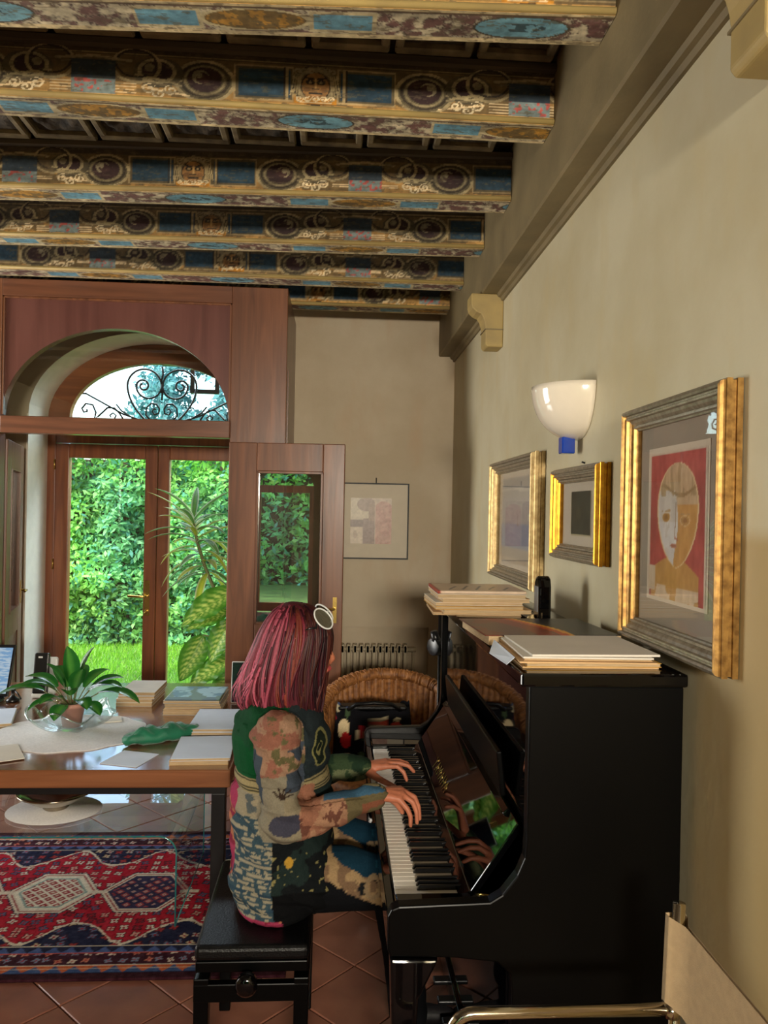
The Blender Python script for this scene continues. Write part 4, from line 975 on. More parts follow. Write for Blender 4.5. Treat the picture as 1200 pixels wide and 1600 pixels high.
stack('paper_folder', -.60, -.40, 3.20, 3.52, DZ, [(.014, 'paper', .003), (.012, 'paper_blue', .003), (.012, 'paper_blue', .003)], ordl('pale folder beside the magazines near the desk end', 3, 0, 0), 'folder', group='folders at the desk end')
stack('notebook', -.60, -.385, 2.87, 3.15, DZ, [(.016, 'paper_manila', .004), (.010, 'paper_blue', .006)], ['thick manila notebook under the pale notebook at the desk corner', 'pale notebook on the manila one at the desk corner'], 'notebook', .05)
stack('loose_paper', -.83, -.68, 2.86, 3.02, DZ, [(.002, 'paper_blue', 0)], ['small loose sheet of paper near the front desk edge'], 'paper', -.3)
stack('loose_paper', -1.42, -1.17, 2.86, 3.06, DZ+.004, [(.003, 'paper', 0)], ['sheet of paper at the front left of the desk'], 'paper', .5)
stack('loose_paper', -1.62, -1.40, 3.34, 3.60, DZ, [(.012, 'paper', 0), (.003, 'paper_blue', .01)], ['pad of paper left of the lace mat', 'single sheet on the pad left of the lace mat'], 'paper', .3)
stack('loose_paper', -1.03, -.93, 3.42, 3.50, DZ+.004, [(.004, 'paper', 0)], ['small card beside the glass bowl'], 'card', .3)
# green cloth case
t = thing('cloth_case', (-.63, 3.14, DZ), 'crumpled teal green cloth case lying between folder and notebook', 'case')
b = B()
def cloth(u, v_):
    a = 2*PI*v_; L = (u-.5)*.32; s_ = math.sin(PI*min(1, max(0, u)))**.35
    rx, rz = .048*s_+.002, .036*s_+.001
    px, py = L*.86, L*.5
    wob = .008*math.sin(u*17+a*2)+.006*math.sin(u*31-a*3)
    return (-.69+px-.5*rx*math.cos(a), 3.175+py+.86*rx*math.cos(a), DZ+.024+max(-.0235, (rz+wob)*math.sin(a)))
b.grid(cloth, 30, 16); b.build('case_body', 'teal_cloth', t)
b = B(); b.tube([cloth(u, .25+.04*math.sin(u*9)) for u in np.linspace(.08, .92, 20)], .0022, 6); b.build('seam', 'teal_cloth', t)
# laptop, cordless phone, small stand, black tablet
t = thing('laptop', (-1.72, 3.80, DZ), 'open laptop with a bright screen at the left end of the desk', 'laptop')
b = B(); b.box(-1.93, -1.585, 3.62, 3.83, DZ, DZ+.016); b.build('keyboard_base', 'black_plastic', t, bevel=.004)
b = B(); b.obox((-1.745, 3.865, DZ+.135), (.18, 0, 0), (0, .045, .118), (0, .006, -.002)); sc_ = b.build('screen_lid', 'black_plastic', t, bevel=.004)
mt, tt, p = new_mat('lit_screen'); 
nz = nd(tt, 'ShaderNodeTexNoise'); nz.inputs['Scale'].default_value = 22; tt.links.new(coords(tt, (1, 1, 6)), nz.inputs['Vector'])
rp = nd(tt, 'ShaderNodeValToRGB'); rp.color_ramp.elements[0].position = .45; rp.color_ramp.elements[0].color = L4(130, 180, 226); rp.color_ramp.elements[1].color = L4(196, 220, 240); rp.color_ramp.elements[1].position = .5
tt.links.new(nz.outputs[0], rp.inputs[0]); tt.links.new(rp.outputs[0], p.inputs['Emission Color']); p.inputs['Emission Strength'].default_value = .55; p.inputs['Base Color'].default_value = (.02, .02, .02, 1)
b = B(); b.obox((-1.745, 3.8575, DZ+.137), (.168, 0, 0), (0, .040, .104), (0, .0006, -.0002)); b.build('display', 'lit_screen', sc_)
t = thing('cordless_phone', (-1.43, 3.90, DZ), 'black cordless phone standing upright in its pale cradle', 'phone')
b = B(); b.obox((-1.435, 3.885, DZ+.118), (.036, 0, 0), (0, .015, .098), (0, .012, -.003)); b.build('handset', 'black_plastic', t, bevel=.008)
b = B(); b.box(-1.475, -1.385, 3.86, 3.96, DZ, DZ+.025); b.obox((-1.405, 3.925, DZ+.10), (.034, 0, 0), (0, .012, .09), (0, .012, -.002)); b.build('cradle', 'white_plastic', t, bevel=.01)
b = B(); b.obox((-1.435, 3.8725, DZ+.20), (.01, 0, 0), (0, .0005, .004), (0, .001, 0)); b.build('badge', 'white_plastic', t)
t = thing('desk_gadget', (-1.535, 3.80, DZ), 'small black desk gadget between laptop and cordless phone', 'gadget')
b = B(); b.lathe([(.03, 0), (.032, .01), (.02, .018), (.008, .03), (.008, .05), (.016, .058), (.016, .075), (.002, .08)], 16, (-1.535, 3.80, DZ)); b.build('body', 'black_plastic', t)
b = B(); b.tube([(-1.535, 3.80, DZ+.06), (-1.50, 3.77, DZ+.045), (-1.48, 3.76, DZ+.02)], .004, 6); b.build('arm', 'black_plastic', t)
t = thing('tablet', (-.455, 3.80, DZ), 'black tablet with a thin pale rim standing upright at the desk end', 'tablet')
b = B(); b.obox((-.42, 3.80, DZ+.100), (.075, 0, 0), (0, .014, .098), (0, .006, -.001)); b.build('body', 'white_plastic', t, bevel=.005)
b = B(); b.obox((-.42, 3.7935, DZ+.100), (.071, 0, 0), (0, .0135, .094), (0, .0012, 0)); b.build('glass_front', 'screen_glass', t)
b = B(); b.box(-.47, -.37, 3.80, 3.87, DZ, DZ+.012); b.build('foot', 'black_plastic', t)

# ------------------------------------------------------------------ piano bench
t = thing('piano_bench', (-.21, 2.39, 0), 'black padded piano bench with a height knob, under the seated woman', 'bench')
bx0, bx1, by0, by1 = -.365, -.05, 2.125, 2.66
b = B(); b.box(bx0, bx1, by0, by1, .455, .498); b.build('cushion', 'leather_black', t, bevel=.014, seg=3)
b = B(); b.box(bx0+.004, bx1-.004, by0+.004, by1-.004, .425, .455); b.build('seat_board', 'piano_satin', t, bevel=.003)
b = B(); b.box(bx0, bx1, by0, by0+.025, .345, .395); b.box(bx0, bx1, by1-.025, by1, .345, .395); b.box(bx0, bx0+.022, by0+.025, by1-.025, .345, .395); b.box(bx1-.022, bx1, by0+.025, by1-.025, .345, .395); b.build('apron', 'piano_satin', t, bevel=.003)
for x in (bx0, bx1-.042):
    for y in (by0, by1-.042):
        b = B(); b.add([(x+dx*(.042 if z else .036)+(.003 if not z else 0), y+dy*(.042 if z else .036)+(.003 if not z else 0), z) for z in (0, .41) for dx, dy in ((0, 0), (1, 0), (1, 1), (0, 1))], [(0, 3, 2, 1), (4, 5, 6, 7), (0, 1, 5, 4), (1, 2, 6, 5), (2, 3, 7, 6), (3, 0, 4, 7)]); b.build('leg', 'piano_satin', t, bevel=.003)
b = B(); kx = (bx0+bx1)/2-.01
b.tube([(kx, by0+.05, .412), (kx, by0-.012, .412), (kx, by0-.015, .412), (kx, by0-.04, .412), (kx, by0-.048, .412)], [.012, .012, .028, .030, .02], 16); b.build('knob', 'piano_black', t)
b = B()
for s_ in (-1, 1): b.obox((kx, (by0+by1)/2+s_*.15, .41), (.12, 0, s_*.014), (0, .012, 0), (0, 0, .006))
b.build('scissor_lift', 'steel_black', t)

# ------------------------------------------------------------------ upright piano
pn = thing('upright_piano', (.5, 2.545, 0), 'glossy black upright piano against the right wall', 'piano')
PY_0, PY_1 = 1.79, 3.305; XB = .84
K = 'piano_black'
side = [(XB, .02), (XB, 1.292), (.465, 1.292), (.465, .93), (.462, .885), (.445, .845), (.41, .80), (.38, .782), (.165, .775), (.148, .768), (.140, .752), (.140, .672), (.148, .658), (.30, .652), (.40, .640), (.432, .61), (.436, .57), (.436, .10), (.436, .02)]
for y in (PY_0, PY_1-.036):
    b = B(); b.prism(side, 1, y, y+.036); b.build('side_panel', 'piano_satin', pn, bevel=.004)
    yc = y+.018
    b = B(); b.prism([(.150, .085), (.205, .085), (.198, .30), (.215, .56), (.26, .652), (.146, .655), (.152, .5), (.158, .3)], 1, yc-.026, yc+.026); b.build('front_leg', K, pn, bevel=.006)
    b = B(); b.prism([(.115, .025), (.44, .025), (.44, .09), (.25, .085), (.20, .086), (.13, .086), (.115, .07)], 1, yc-.035, yc+.035); b.build('toe_block', K, pn, bevel=.008)
    b = B(); b.tube([(.15, yc-.012, .0135), (.15, yc+.012, .0135)], .0132, 10); b.tube([(.40, yc-.012, .0135), (.40, yc+.012, .0135)], .0132, 10); b.build('caster', 'brass', pn)
b = B(); b.box(.442, XB+.006, PY_0-.012, PY_1+.012, 1.293, 1.325); b.build('lid', K, pn, bevel=.006)
B().box(.478, .50, PY_0+.036, PY_1-.036, .93, 1.29).build('upper_panel', K, pn)
B().box(.43, .45, PY_0+.036, PY_1-.036, .115, .62).build('lower_panel', K, pn)
B().box(.42, .80, PY_0+.036, PY_1-.036, .03, .11).build('bottom_rail', K, pn, bevel=.003)
B().box(XB-.03, XB, PY_0+.036, PY_1-.036, .03, 1.28).build('back_frame', 'piano_satin', pn)
B().box(.15, .45, PY_0+.036, PY_1-.036, .655, .692).build('keybed', K, pn)
B().box(.141, .163, PY_0+.036, PY_1-.036, .66, .733).build('key_slip', K, pn, bevel=.003)
ky0, ky1 = 1.905, 3.113
for a, b_ in ((PY_0+.036, ky0-.003), (ky1+.003, PY_1-.036)): B().box(.163, .40, a, b_, .692, .752).build('cheek_block', K, pn, bevel=.005)
kw = (ky1-ky0)/52
wkm = B().box(.168, .345, -kw/2+.0005, kw/2-.0005, .700, .735).build('white_key', 'white_key', pn, bevel=.0012, seg=1)
bkb = B(); bkb.add([(.222, -.0052, .730), (.345, -.0052, .730), (.345, .0052, .730), (.222, .0052, .730), (.231, -.0042, .7475), (.345, -.0042, .7475), (.345, .0042, .7475), (.231, .0042, .7475)], [(0, 3, 2, 1), (4, 5, 6, 7), (0, 1, 5, 4), (1, 2, 6, 5), (2, 3, 7, 6), (3, 0, 4, 7)])
bkm = bkb.build('black_key', 'black_key', pn, bevel=.0012, seg=1)
first = [True, True]
def keycopy(src, y, which):
    if first[which]: o = src; first[which] = False
    else:
        o = src.copy(); COL.objects.link(o)
    o.location = (0, y, 0)
for k in range(52):
    y = ky1-(k+.5)*kw; keycopy(wkm, y, 0)
    if k < 51 and k % 7 in (0, 2, 3, 5, 6): keycopy(bkm, ky1-(k+1)*kw, 1)
# fallboard, leaning back, with lettering
fb0, fb1 = Vector((.352, 0, .757)), Vector((.468, 0, .927)); fu = (fb1-fb0); fl = fu.length; fu.normalize(); fn = Vector((-fu.z, 0, fu.x))
def slab(b, p0, p1, y0, y1, th):
    p0, p1 = Vector(p0), Vector(p1); c = (p0+p1)/2; d = (p1-p0)/2; nn = Vector((-d.z, 0, d.x)).normalized()
    b.obox((c.x-nn.x*th/2, (y0+y1)/2, c.z-nn.z*th/2), d, (0, (y1-y0)/2, 0), nn*th/2); return b
fbo = slab(B(), fb0, fb1, ky0-.012, ky1+.012, .018).build('fallboard', K, pn, bevel=.003)
slab(B(), (.324, 0, .7385), (.3525, 0, .7577), ky0-.008, ky1+.008, .010).build('hinge_rail', K, pn, bevel=.003)
slab(B(), fb1-Vector((.020, 0, .010)), fb1+Vector((-.003, 0, .005)), ky0+.075, ky1+.008, .012).build('folded_lip', K, pn, bevel=.003)
slab(B(), (.452, 0, .945), (.438, 0, 1.065), 2.02, 2.985, .016).build('music_desk', 'piano_satin', pn, bevel=.004)
b = B(); b.tube([(.37, ky0-.014, .752), (.385, ky0-.03, .757), (.41, ky0-.032, .757)], .004, 8); b.build('lid_hinge', 'brass', pn)
fc = bpy.data.curves.new('lettering', 'FONT'); fc.body = 'YAMAHA'; fc.size = .056; fc.extrude = .0006; fc.align_x = 'CENTER'; fc.space_character = 1.35
tmp = bpy.data.objects.new('tmp', fc); COL.objects.link(tmp)
dg = bpy.context.evaluated_depsgraph_get(); tm_ = bpy.data.meshes.new_from_object(tmp.evaluated_get(dg)); bpy.data.objects.remove(tmp)
lt = bpy.data.objects.new('lettering', tm_); COL.objects.link(lt); tm_.materials.clear(); tm_.materials.append(MATS['brass'])
pos = fb0+fu*fl*.14+fn*.0008; mm4 = Matrix(((0, fu.x, fn.x, pos.x), (-1, fu.y, fn.y, 2.63), (0, fu.z, fn.z, pos.z), (0, 0, 0, 1)))
tm_.transform(mm4); adopt(lt, pn)
for yy in (2.44, 2.55, 2.66): B().prism([(yy-.018, .06), (yy+.018, .06), (yy+.018, .075), (yy-.018, .075)], 0, .37, .44).build('pedal', 'steel_black', pn, bevel=.004)

# ------------------------------------------------------------------ things on the piano
TZ = 1.3255
stack('score_book', .375, .70, 2.76, 3.06, TZ, [(.010, 'paper_manila', .022), (.014, 'paper_manila', .018), (.012, 'paper_yellow', .018), (.012, 'paper', .02), (.014, 'paper_manila', .016), (.016, 'paper', .008)], ordl('music book in the far piano pile', 6, 0, 0), 'book', group='music books at the far end of the piano')
def scorecover(U, V):
    cv = Canvas(U, V, (206, 182, 158)); 
    for k in range(5): cv.line(.05+k*.05, .06+.02*math.sin(k*3), .09+k*.05, .17+.03*math.sin(k), .004, (60, 46, 44))
    cv.put(U < .012, (150, 60, 44)); cv.c += (fbm(U*30, V*30, 2)-.5)[:, None]*20; return cv.c
ob = painted_plane('score_book', (.375, 2.765, TZ+.0905), (.325, 0, 0), (0, .29, 0), 50, 44, scorecover, 'print'); md = ob.modifiers.new('t', 'SOLIDIFY'); md.thickness = .010; md.offset = -1
tag(ob, 'music book with dark brush strokes on its cover, top of the far pile', 'book', 'music books at the far end of the piano')
t = thing('album', (.62, 2.34, TZ), 'large dark album with an orange-edged red cover, flat on the piano', 'album')
b = B(); b.obox((.625, 2.33, TZ+.014), (.196, .012, 0), (-.01, .165, 0), (0, 0, .0125)); b.build('pages', 'pages', t)
def albumcover(U, V):
    cv = Canvas(U, V, (34, 32, 34)); e = U-.20-.06*np.sin(V*6+1.5)
    cv.put(e < 0, (112, 52, 40)); cv.put((e < 0) & (fbm(U*8, V*8, 1) > .5), (96, 66, 58)); cv.put((e > -.035) & (e < -.012), (190, 74, 28)); cv.put((e >= -.012) & (e < .006), (226, 160, 40)); cv.put((e < -.04) & (e > -.1), (150, 40, 30), .6)
    return cv.c
ob = painted_plane('cover', (.428, 2.152, TZ+.029), (.4, .024, 0), (-.02, .34, 0), 60, 50, albumcover, 'print', t); md = ob.modifiers.new('t', 'SOLIDIFY'); md.thickness = .002; md.offset = -1
MATS['print'].node_tree.nodes['Principled BSDF'].inputs['Roughness'].default_value = .35
z = stack('sheet_music', .462, .800, 1.845, 2.115, TZ, [(.003, 'paper_manila', .012), (.010, 'paper_yellow', .008), (.004, 'paper_manila', .016)], ['manila sheet at the bottom of the pile on the near piano end', 'yellow envelope in the pile on the near piano end', 'manila folder above the yellow envelope on the near piano end'], 'paper')
stack('sheet_music', .47, .79, 1.84, 2.13, z, [(.007, 'paper_manila', .010), (.004, 'paper', .014), (.005, 'paper', .010)], ['pinkish score under the top sheets on the near piano end', 'white score second from top on the near piano end', 'topmost white music score on the near piano end'], 'paper')
b = B(); b.add([(.41, 2.0, TZ+.006), (.425, 1.86, TZ+.004), (.447, 1.87, TZ+.0195), (.447, 2.12, TZ+.0215), (.41, 2.0, TZ+.0075), (.425, 1.86, TZ+.0055), (.447, 1.87, TZ+.021), (.447, 2.12, TZ+.023)], [(0, 1, 2, 3), (7, 6, 5, 4), (0, 4, 5, 1), (1, 5, 6, 2), (2, 6, 7, 3), (3, 7, 4, 0)])
tag(b.build('loose_sheet', 'paper_blue'), 'white sheet slipping out over the front of the piano top', 'paper')
t = thing('tuner', (.735, 2.68, TZ), 'upright glossy black rounded device standing behind the album', 'device')
b = B(); b.prism([(2.65, TZ), (2.72, TZ), (2.722, TZ+.10), (2.715, TZ+.135), (2.70, TZ+.152), (2.68, TZ+.158), (2.66, TZ+.150), (2.65, TZ+.12)], 0, .715, .76); b.build('body', 'piano_black', t, bevel=.008, seg=3)
b = B(); b.box(.7135, .7155, 2.662, 2.708, TZ+.03, TZ+.12); b.build('face_plate', 'grey_plastic', t)
b = B(); b.box(.722, .728, 2.646, 2.652, TZ+.01, TZ+.03); b.build('lamp_dot', 'chrome', t)
# black stand with boom beside the piano
t = thing('microphone_stand', (.475, 3.42, 0), 'black boom stand with round joint beside the far piano end', 'stand')
b = B(); b.tube([(.475, 3.42, .1), (.475, 3.42, 1.255)], .0075, 10); b.build('pole', 'steel_black', t)
b = B(); b.tube([(.44, 3.40, 1.10), (.50, 3.44, 1.10)], .040, 18); b.build('joint_disc', 'black_plastic', t, bevel=.004)
b = B(); b.tube([(.445, 3.40, 1.17), (.455, 3.405, 1.135), (.47, 3.415, 1.11)], [.016, .02, .022], 10); b.build('clamp', 'black_plastic', t)
b = B(); b.tube([(.46, 3.42, 1.135), (.63, 3.43, 1.15)], .006, 8); b.build('boom', 'chrome', t)
b = B(); b.tube([(.50, 3.42, 1.105), (.60, 3.43, 1.14)], .006, 8); b.build('boom_brace', 'steel_black', t)
for a in (.4, 2.5, 4.6):
    b = B(); b.tube([(.475, 3.42, .16), (.475+.12*math.cos(a), 3.42+.09*math.sin(a), .012)], .007, 8); b.build('leg', 'steel_black', t)

# ------------------------------------------------------------------ wicker armchair with a floral bag
t = thing('wicker_chair', (.31, 3.92, 0), 'woven wicker tub armchair behind the far end of the piano', 'chair')
CX, CY, RX_, RY_ = .30, 3.98, .33, .31
def rimz(a): return .60+.185*max(0, math.sin(a))**.7
def shell(u, v_, off=0):
    a = -.35+(PI+.7)*u; fl_ = 1+.10*v_
    rib = .006*math.sin(u*230)*1.0
    return (CX-(RX_+off+rib)*fl_*math.cos(a), CY+(RY_+off+rib)*fl_*math.sin(a), .30+(rimz(a)-.30)*v_)
b = B(); b.grid(lambda u, v_: shell(u, v_), 220, 14); b.build('woven_back', 'wicker', t, solid=.016)
b = B(); b.tube([shell(u, 1., .0) for u in np.linspace(0, 1, 50)], .030, 10); rim = b.build('rolled_rim', 'wicker', t)
b = B()
for k in range(90):
    u = .01+.98*k/89; c = Vector(shell(u, 1.)); nx = Vector(shell(min(1, u+.01), 1.))-Vector(shell(max(0, u-.01), 1.)); nx.normalize(); up = Vector((0, 0, 1)); sd = nx.cross(up).normalized(); up = sd.cross(nx)
    b.tube([c+(sd*math.cos(q)+up*math.sin(q))*.031 for q in np.linspace(0, 2*PI, 10)[:-1]], .0045, 5, closed=True)
b.build('rim_binding', 'wicker', rim)
b = B(); b.lathe([(.001, .30), (.98, .30), (1.0, .315), (1.0, .345), (.97, .36), (.001, .36)], 36, (CX, CY, 0), sx=RX_, sy=RY_, cap=False); b.build('seat', 'wicker', t)
for sx_ in (-.22, .22):
    for sy_ in (-.2, .2): B().tube([(CX+sx_, CY+sy_, .31), (CX+sx_*1.08, CY+sy_*1.08, 0)], .018, 10).build('leg', 'wicker', t)
t = thing('floral_bag', (.21, 3.93, .362), 'black bag with red and cream flowers standing in the wicker chair', 'bag')
def bagpaint(P_):
    x, z = P_[:, 0], P_[:, 2]; cv = Canvas(x, z, (16, 16, 20)); r2 = random.Random(5)
    for k in range(34):
        fx, fz = r2.uniform(.0, .42), r2.uniform(.38, .73); c = r2.choice([(196, 180, 140), (150, 30, 36), (180, 60, 50), (70, 90, 60), (60, 70, 100), (210, 196, 160)])
        cv.ell(fx, fz, r2.uniform(.008, .024), r2.uniform(.01, .034), c, .85)
    cv.ell(.06, .60, .03, .05, (210, 190, 150)); cv.ell(.07, .55, .025, .04, (170, 32, 36))
    return lin(cv.c)
b = B()
def bag(u, v_):
    a = 2*PI*u; ca, sa = math.cos(a), math.sin(a); ex = .5
    x = .21+.205*abs(ca)**ex*math.copysign(1, ca)*(1-.10*v_**2); y = 3.92+.085*abs(sa)**ex*math.copysign(1, sa)*(1-.45*v_**2)
    return (x, y, .363+.345*v_+.018*math.sin(a*2+1)*v_+.006*math.sin(a*9+v_*7))
b.grid(bag, 90, 60); vs_ = np.array(b.v); b.build('bag_body', 'cloth_print', t, col=bagpaint(vs_))
b = B(); b.box(.03, .38, 3.875, 3.965, .690, .712); b.build('zip_top', 'leather_black', t, bevel=.01)
b = B(); b.tube([(.08, 3.86, .70), (.12, 3.83, .735), (.21, 3.82, .745), (.30, 3.83, .735), (.34, 3.86, .70)], .010, 8); b.build('strap', 'leather_black', t)

# ------------------------------------------------------------------ canvas and chrome chair near the viewer
t = thing('canvas_chair', (.42, 1.25, 0), 'chrome tube chair with a beige canvas back, nearest the viewer', 'chair')
YN, YFR = .96, 1.50
for y in (YFR, YN):
    b = B(); arc = [(.29+.045*math.cos(a), y, .668+.045*math.sin(a)) for a in np.linspace(PI/2, PI, 8)]
    b.tube([(.695, y, .713)]+arc+[(.245, y, .05)]+[(.28+.035*math.cos(a), y, .05+.035*math.sin(a)) for a in np.linspace(PI, 1.5*PI, 6)]+[(.69, y, .015)], .0125, 12); b.build('side_tube', 'chrome', t)
    b = B(); b.tube([(.695, y, .015), (.69, y, .5), (.703, y, .925)], .0125, 12); b.build('back_post', 'chrome', t)
b = B(); b.tube([(.31, YN, .40), (.31, YFR, .40)], .011, 10); b.build('cross_tube', 'chrome', t); b = B(); b.tube([(.685, YN, .40), (.685, YFR, .40)], .011, 10); b.build('cross_tube', 'chrome', t)
b = B()
def seatc(u, v_): return (.30+.40*u, YN+.005+(YFR-YN-.01)*v_, .415-.03*math.sin(PI*v_)-.02*math.sin(PI*u))
b.grid(seatc, 12, 12); b.build('canvas_seat', 'canvas', t, solid=.004)
b = B()
def backc(u, v_):
    z = .722+.175*v_; a = 2*PI*u; w_ = .0185
    cx = .697+.02*(z-.72)/.2*.3
    yc = (YN+YFR)/2; hy = (YFR-YN)/2
    y = yc+(hy+.002)*max(-1, min(1, 1.35*math.cos(a))); s_ = math.sin(a)
    return (cx+w_*max(-1, min(1, 2.2*s_))*(.16+.84*max(0, (abs(y-yc)/hy-.86)/.14)), y+(.016*math.copysign(1, math.cos(a)) if abs(math.cos(a)) > .85 else 0), z)
b.grid(backc, 64, 10); b.build('canvas_back', 'canvas', t)
b = B(); b.tube([(.69, YFR, .70), (.69, YFR, .725)], .018, 12); b.build('joint', 'chrome', t)
# ------------------------------------------------------------------ the pianist
def ball(b, c, r, n=14, m_=9):
    rx, ry, rz = r if isinstance(r, (tuple, list)) else (r, r, r)
    vs = [(c[0], c[1], c[2]-rz)]
    for i in range(1, m_):
        e = -PI/2+PI*i/m_
        vs += [(c[0]+rx*math.cos(e)*math.cos(2*PI*j/n), c[1]+ry*math.cos(e)*math.sin(2*PI*j/n), c[2]+rz*math.sin(e)) for j in range(n)]
    vs.append((c[0], c[1], c[2]+rz)); fs = []
    for j in range(n): fs.append((0, 1+(j+1) % n, 1+j)); fs.append((len(vs)-1, 1+(m_-2)*n+j, 1+(m_-2)*n+(j+1) % n))
    for i in range(m_-2):
        for j in range(n): fs.append((1+i*n+j, 1+i*n+(j+1) % n, 1+(i+1)*n+(j+1) % n, 1+(i+1)*n+j))
    b.add(vs, fs, True)
def limb(b, pts, rad, n=14):
    b.tube(pts, list(rad), n)
    for p, r in zip(pts, rad): ball(b, p, r*.995, n, 8)
def fuse(b, voxel, smooth=4, fac=.5):
    """fuse overlapping solids into one continuous skin"""
    me = bpy.data.meshes.new('tmp'); me.from_pydata(b.v, [], b.f); me.update()
    bm = bmesh.new(); bm.from_mesh(me); bmesh.ops.recalc_face_normals(bm, faces=bm.faces); bm.to_mesh(me); bm.free()
    o = bpy.data.objects.new('tmp', me); COL.objects.link(o)
    md = o.modifiers.new('r', 'REMESH'); md.mode = 'VOXEL'; md.voxel_size = voxel
    md = o.modifiers.new('s', 'SMOOTH'); md.iterations = smooth; md.factor = fac
    dg = bpy.context.evaluated_depsgraph_get(); nm = bpy.data.meshes.new_from_object(o.evaluated_get(dg)); bpy.data.objects.remove(o)
    nm.polygons.foreach_set('use_smooth', [True]*len(nm.polygons)); return nm
def vco(me):
    a = np.zeros(len(me.vertices)*3, np.float32); me.vertices.foreach_get('co', a); return a.reshape(-1, 3).astype(float)
def vno(me):
    a = np.zeros(len(me.vertices)*3, np.float32); me.vertices.foreach_get('normal', a); return a.reshape(-1, 3).astype(float)
PYC = 2.42
NS, NE, NW = (-.155, 2.235, 1.050), (-.135, 2.215, .800), (.135, 2.315, .845)      # near shoulder, elbow, wrist
FS, FE, FW = (-.150, 2.605, 1.055), (-.075, 2.665, .800), (.115, 2.690, .802)      # far arm
b = B()
# torso, neck, legs
def ring_torso(b, rings, n=28):
    vs = []; 
    for z, xb, xf, hy, yc in rings:
        for j in range(n):
            a = 2*PI*j/n; vs.append(((xb+xf)/2+(xf-xb)/2*math.cos(a), yc+hy*math.sin(a), z))
    k = len(rings); fs = [(i*n+j, i*n+(j+1) % n, (i+1)*n+(j+1) % n, (i+1)*n+j) for i in range(k-1) for j in range(n)]
    b.add(vs, fs+[tuple(range(n-1, -1, -1)), tuple((k-1)*n+j for j in range(n))], True)
ring_torso(b, [(.505, -.25, -.04, .17, PYC), (.60, -.275, -.03, .175, PYC), (.72, -.275, -.04, .155, PYC), (.82, -.27, -.04, .14, PYC), (.95, -.27, -.03, .155, PYC), (1.04, -.25, -.05, .165, PYC), (1.09, -.22, -.08, .12, PYC), (1.12, -.19, -.09, .06, PYC)])
limb(b, [(-.15, PYC, 1.08), (-.125, PYC, 1.16), (-.11, PYC, 1.20)], [.06, .052, .052])
for y, dy in ((2.33, -.01), (2.52, .01)):
    limb(b, [(-.14, y, .585), (.05, y+dy, .592), (.205, y+dy, .575)], [.085, .072, .056])
    limb(b, [(.205, y+dy, .575), (.235, y, .36), (.26, y, .12), (.255, y, .085)], [.054, .05, .034, .034])
    limb(b, [(.24, y, .05), (.33, y, .042), (.40, y, .038)], [.036, .034, .026])
# arms
limb(b, [NS, NE], [.055, .042]); limb(b, [NE, ((NE[0]+NW[0])/2, (NE[1]+NW[1])/2, (NE[2]+NW[2])/2), NW], [.042, .038, .026])
limb(b, [FS, FE], [.055, .042]); limb(b, [FE, ((FE[0]+FW[0])/2, (FE[1]+FW[1])/2, (FE[2]+FW[2])/2), FW], [.042, .038, .026])
# head, tilted towards the keys
HX, HZ = -.095, 1.285
ball(b, (HX-.012, PYC, HZ+.015), (.092, .074, .098), 24, 16)
ball(b, (HX+.022, PYC, HZ-.045), (.066, .060, .078), 20, 14)
ball(b, (HX+.045, PYC, HZ-.098), (.034, .034, .026), 14, 10)                         # chin
limb(b, [(HX+.074, PYC, HZ-.012), (HX+.091, PYC, HZ-.050), (HX+.084, PYC, HZ-.060)], [.010, .012, .010], 10)   # nose
limb(b, [(HX+.076, PYC-.018, HZ-.083), (HX+.082, PYC, HZ-.082), (HX+.076, PYC+.018, HZ-.083)], [.007, .010, .007], 8)   # lips
limb(b, [(HX+.064, PYC-.038, HZ+.010), (HX+.080, PYC, HZ+.012), (HX+.064, PYC+.038, HZ+.010)], [.010, .010, .010], 8)  # brow
for s_ in (-1, 1): ball(b, (HX+.066, PYC+s_*.030, HZ-.012), (.011, .013, .010), 10, 8); ball(b, (HX-.012, PYC+s_*.074, HZ-.03), (.018, .010, .03), 10, 8)
# near (right) hand: palm and five fingers resting on the keys
def hand(b, wrist, kn, tips, mids, thumb, rad=.0082):
    w_ = Vector(wrist)
    for k in kn: limb(b, [w_, w_*.35+Vector(k)*.65, k], [.019, .0145, .0105], 10)
    for i in range(3): limb(b, [kn[i], kn[i+1]], [.011, .011], 8)
    for k, m2, tp in zip(kn, mids, tips):
        k, tp, m2 = Vector(k), Vector(tp), Vector(m2); dip = m2*.45+tp*.55+Vector((.004, 0, .006))
        limb(b, [k, m2, dip, tp], [.0096, .0088, .0080, .0070], 10)
    limb(b, thumb, [.0165, .0118, .0100, .0082], 10)
hand(b, NW, [(.205, 2.293, .838), (.214, 2.312, .846), (.217, 2.332, .850), (.213, 2.352, .848)],
     [(.240, 2.278, .765), (.262, 2.303, .763), (.272, 2.330, .764), (.268, 2.358, .766)],
     [(.230, 2.284, .812), (.248, 2.307, .824), (.256, 2.331, .830), (.252, 2.355, .826)],
     [(.150, 2.332, .838), (.180, 2.365, .818), (.206, 2.385, .790), (.226, 2.392, .760)])
hand(b, FW, [(.190, 2.665, .812), (.195, 2.686, .818), (.193, 2.706, .818), (.185, 2.725, .810)],
     [(.262, 2.645, .772), (.290, 2.680, .790), (.285, 2.715, .788), (.255, 2.745, .770)],
     [(.230, 2.656, .815), (.242, 2.682, .818), (.240, 2.709, .818), (.222, 2.734, .805)],
     [(.130, 2.670, .792), (.165, 2.640, .778), (.200, 2.625, .765), (.222, 2.618, .757)])
body = fuse(b, .0042, 3, .45)
P_ = vco(body); hx = P_[:, 0]
c = np.tile(np.array([176., 106., 78.]), (len(P_), 1)); cv = Canvas(P_[:, 0], P_[:, 2], (0, 0, 0)); cv.c = c
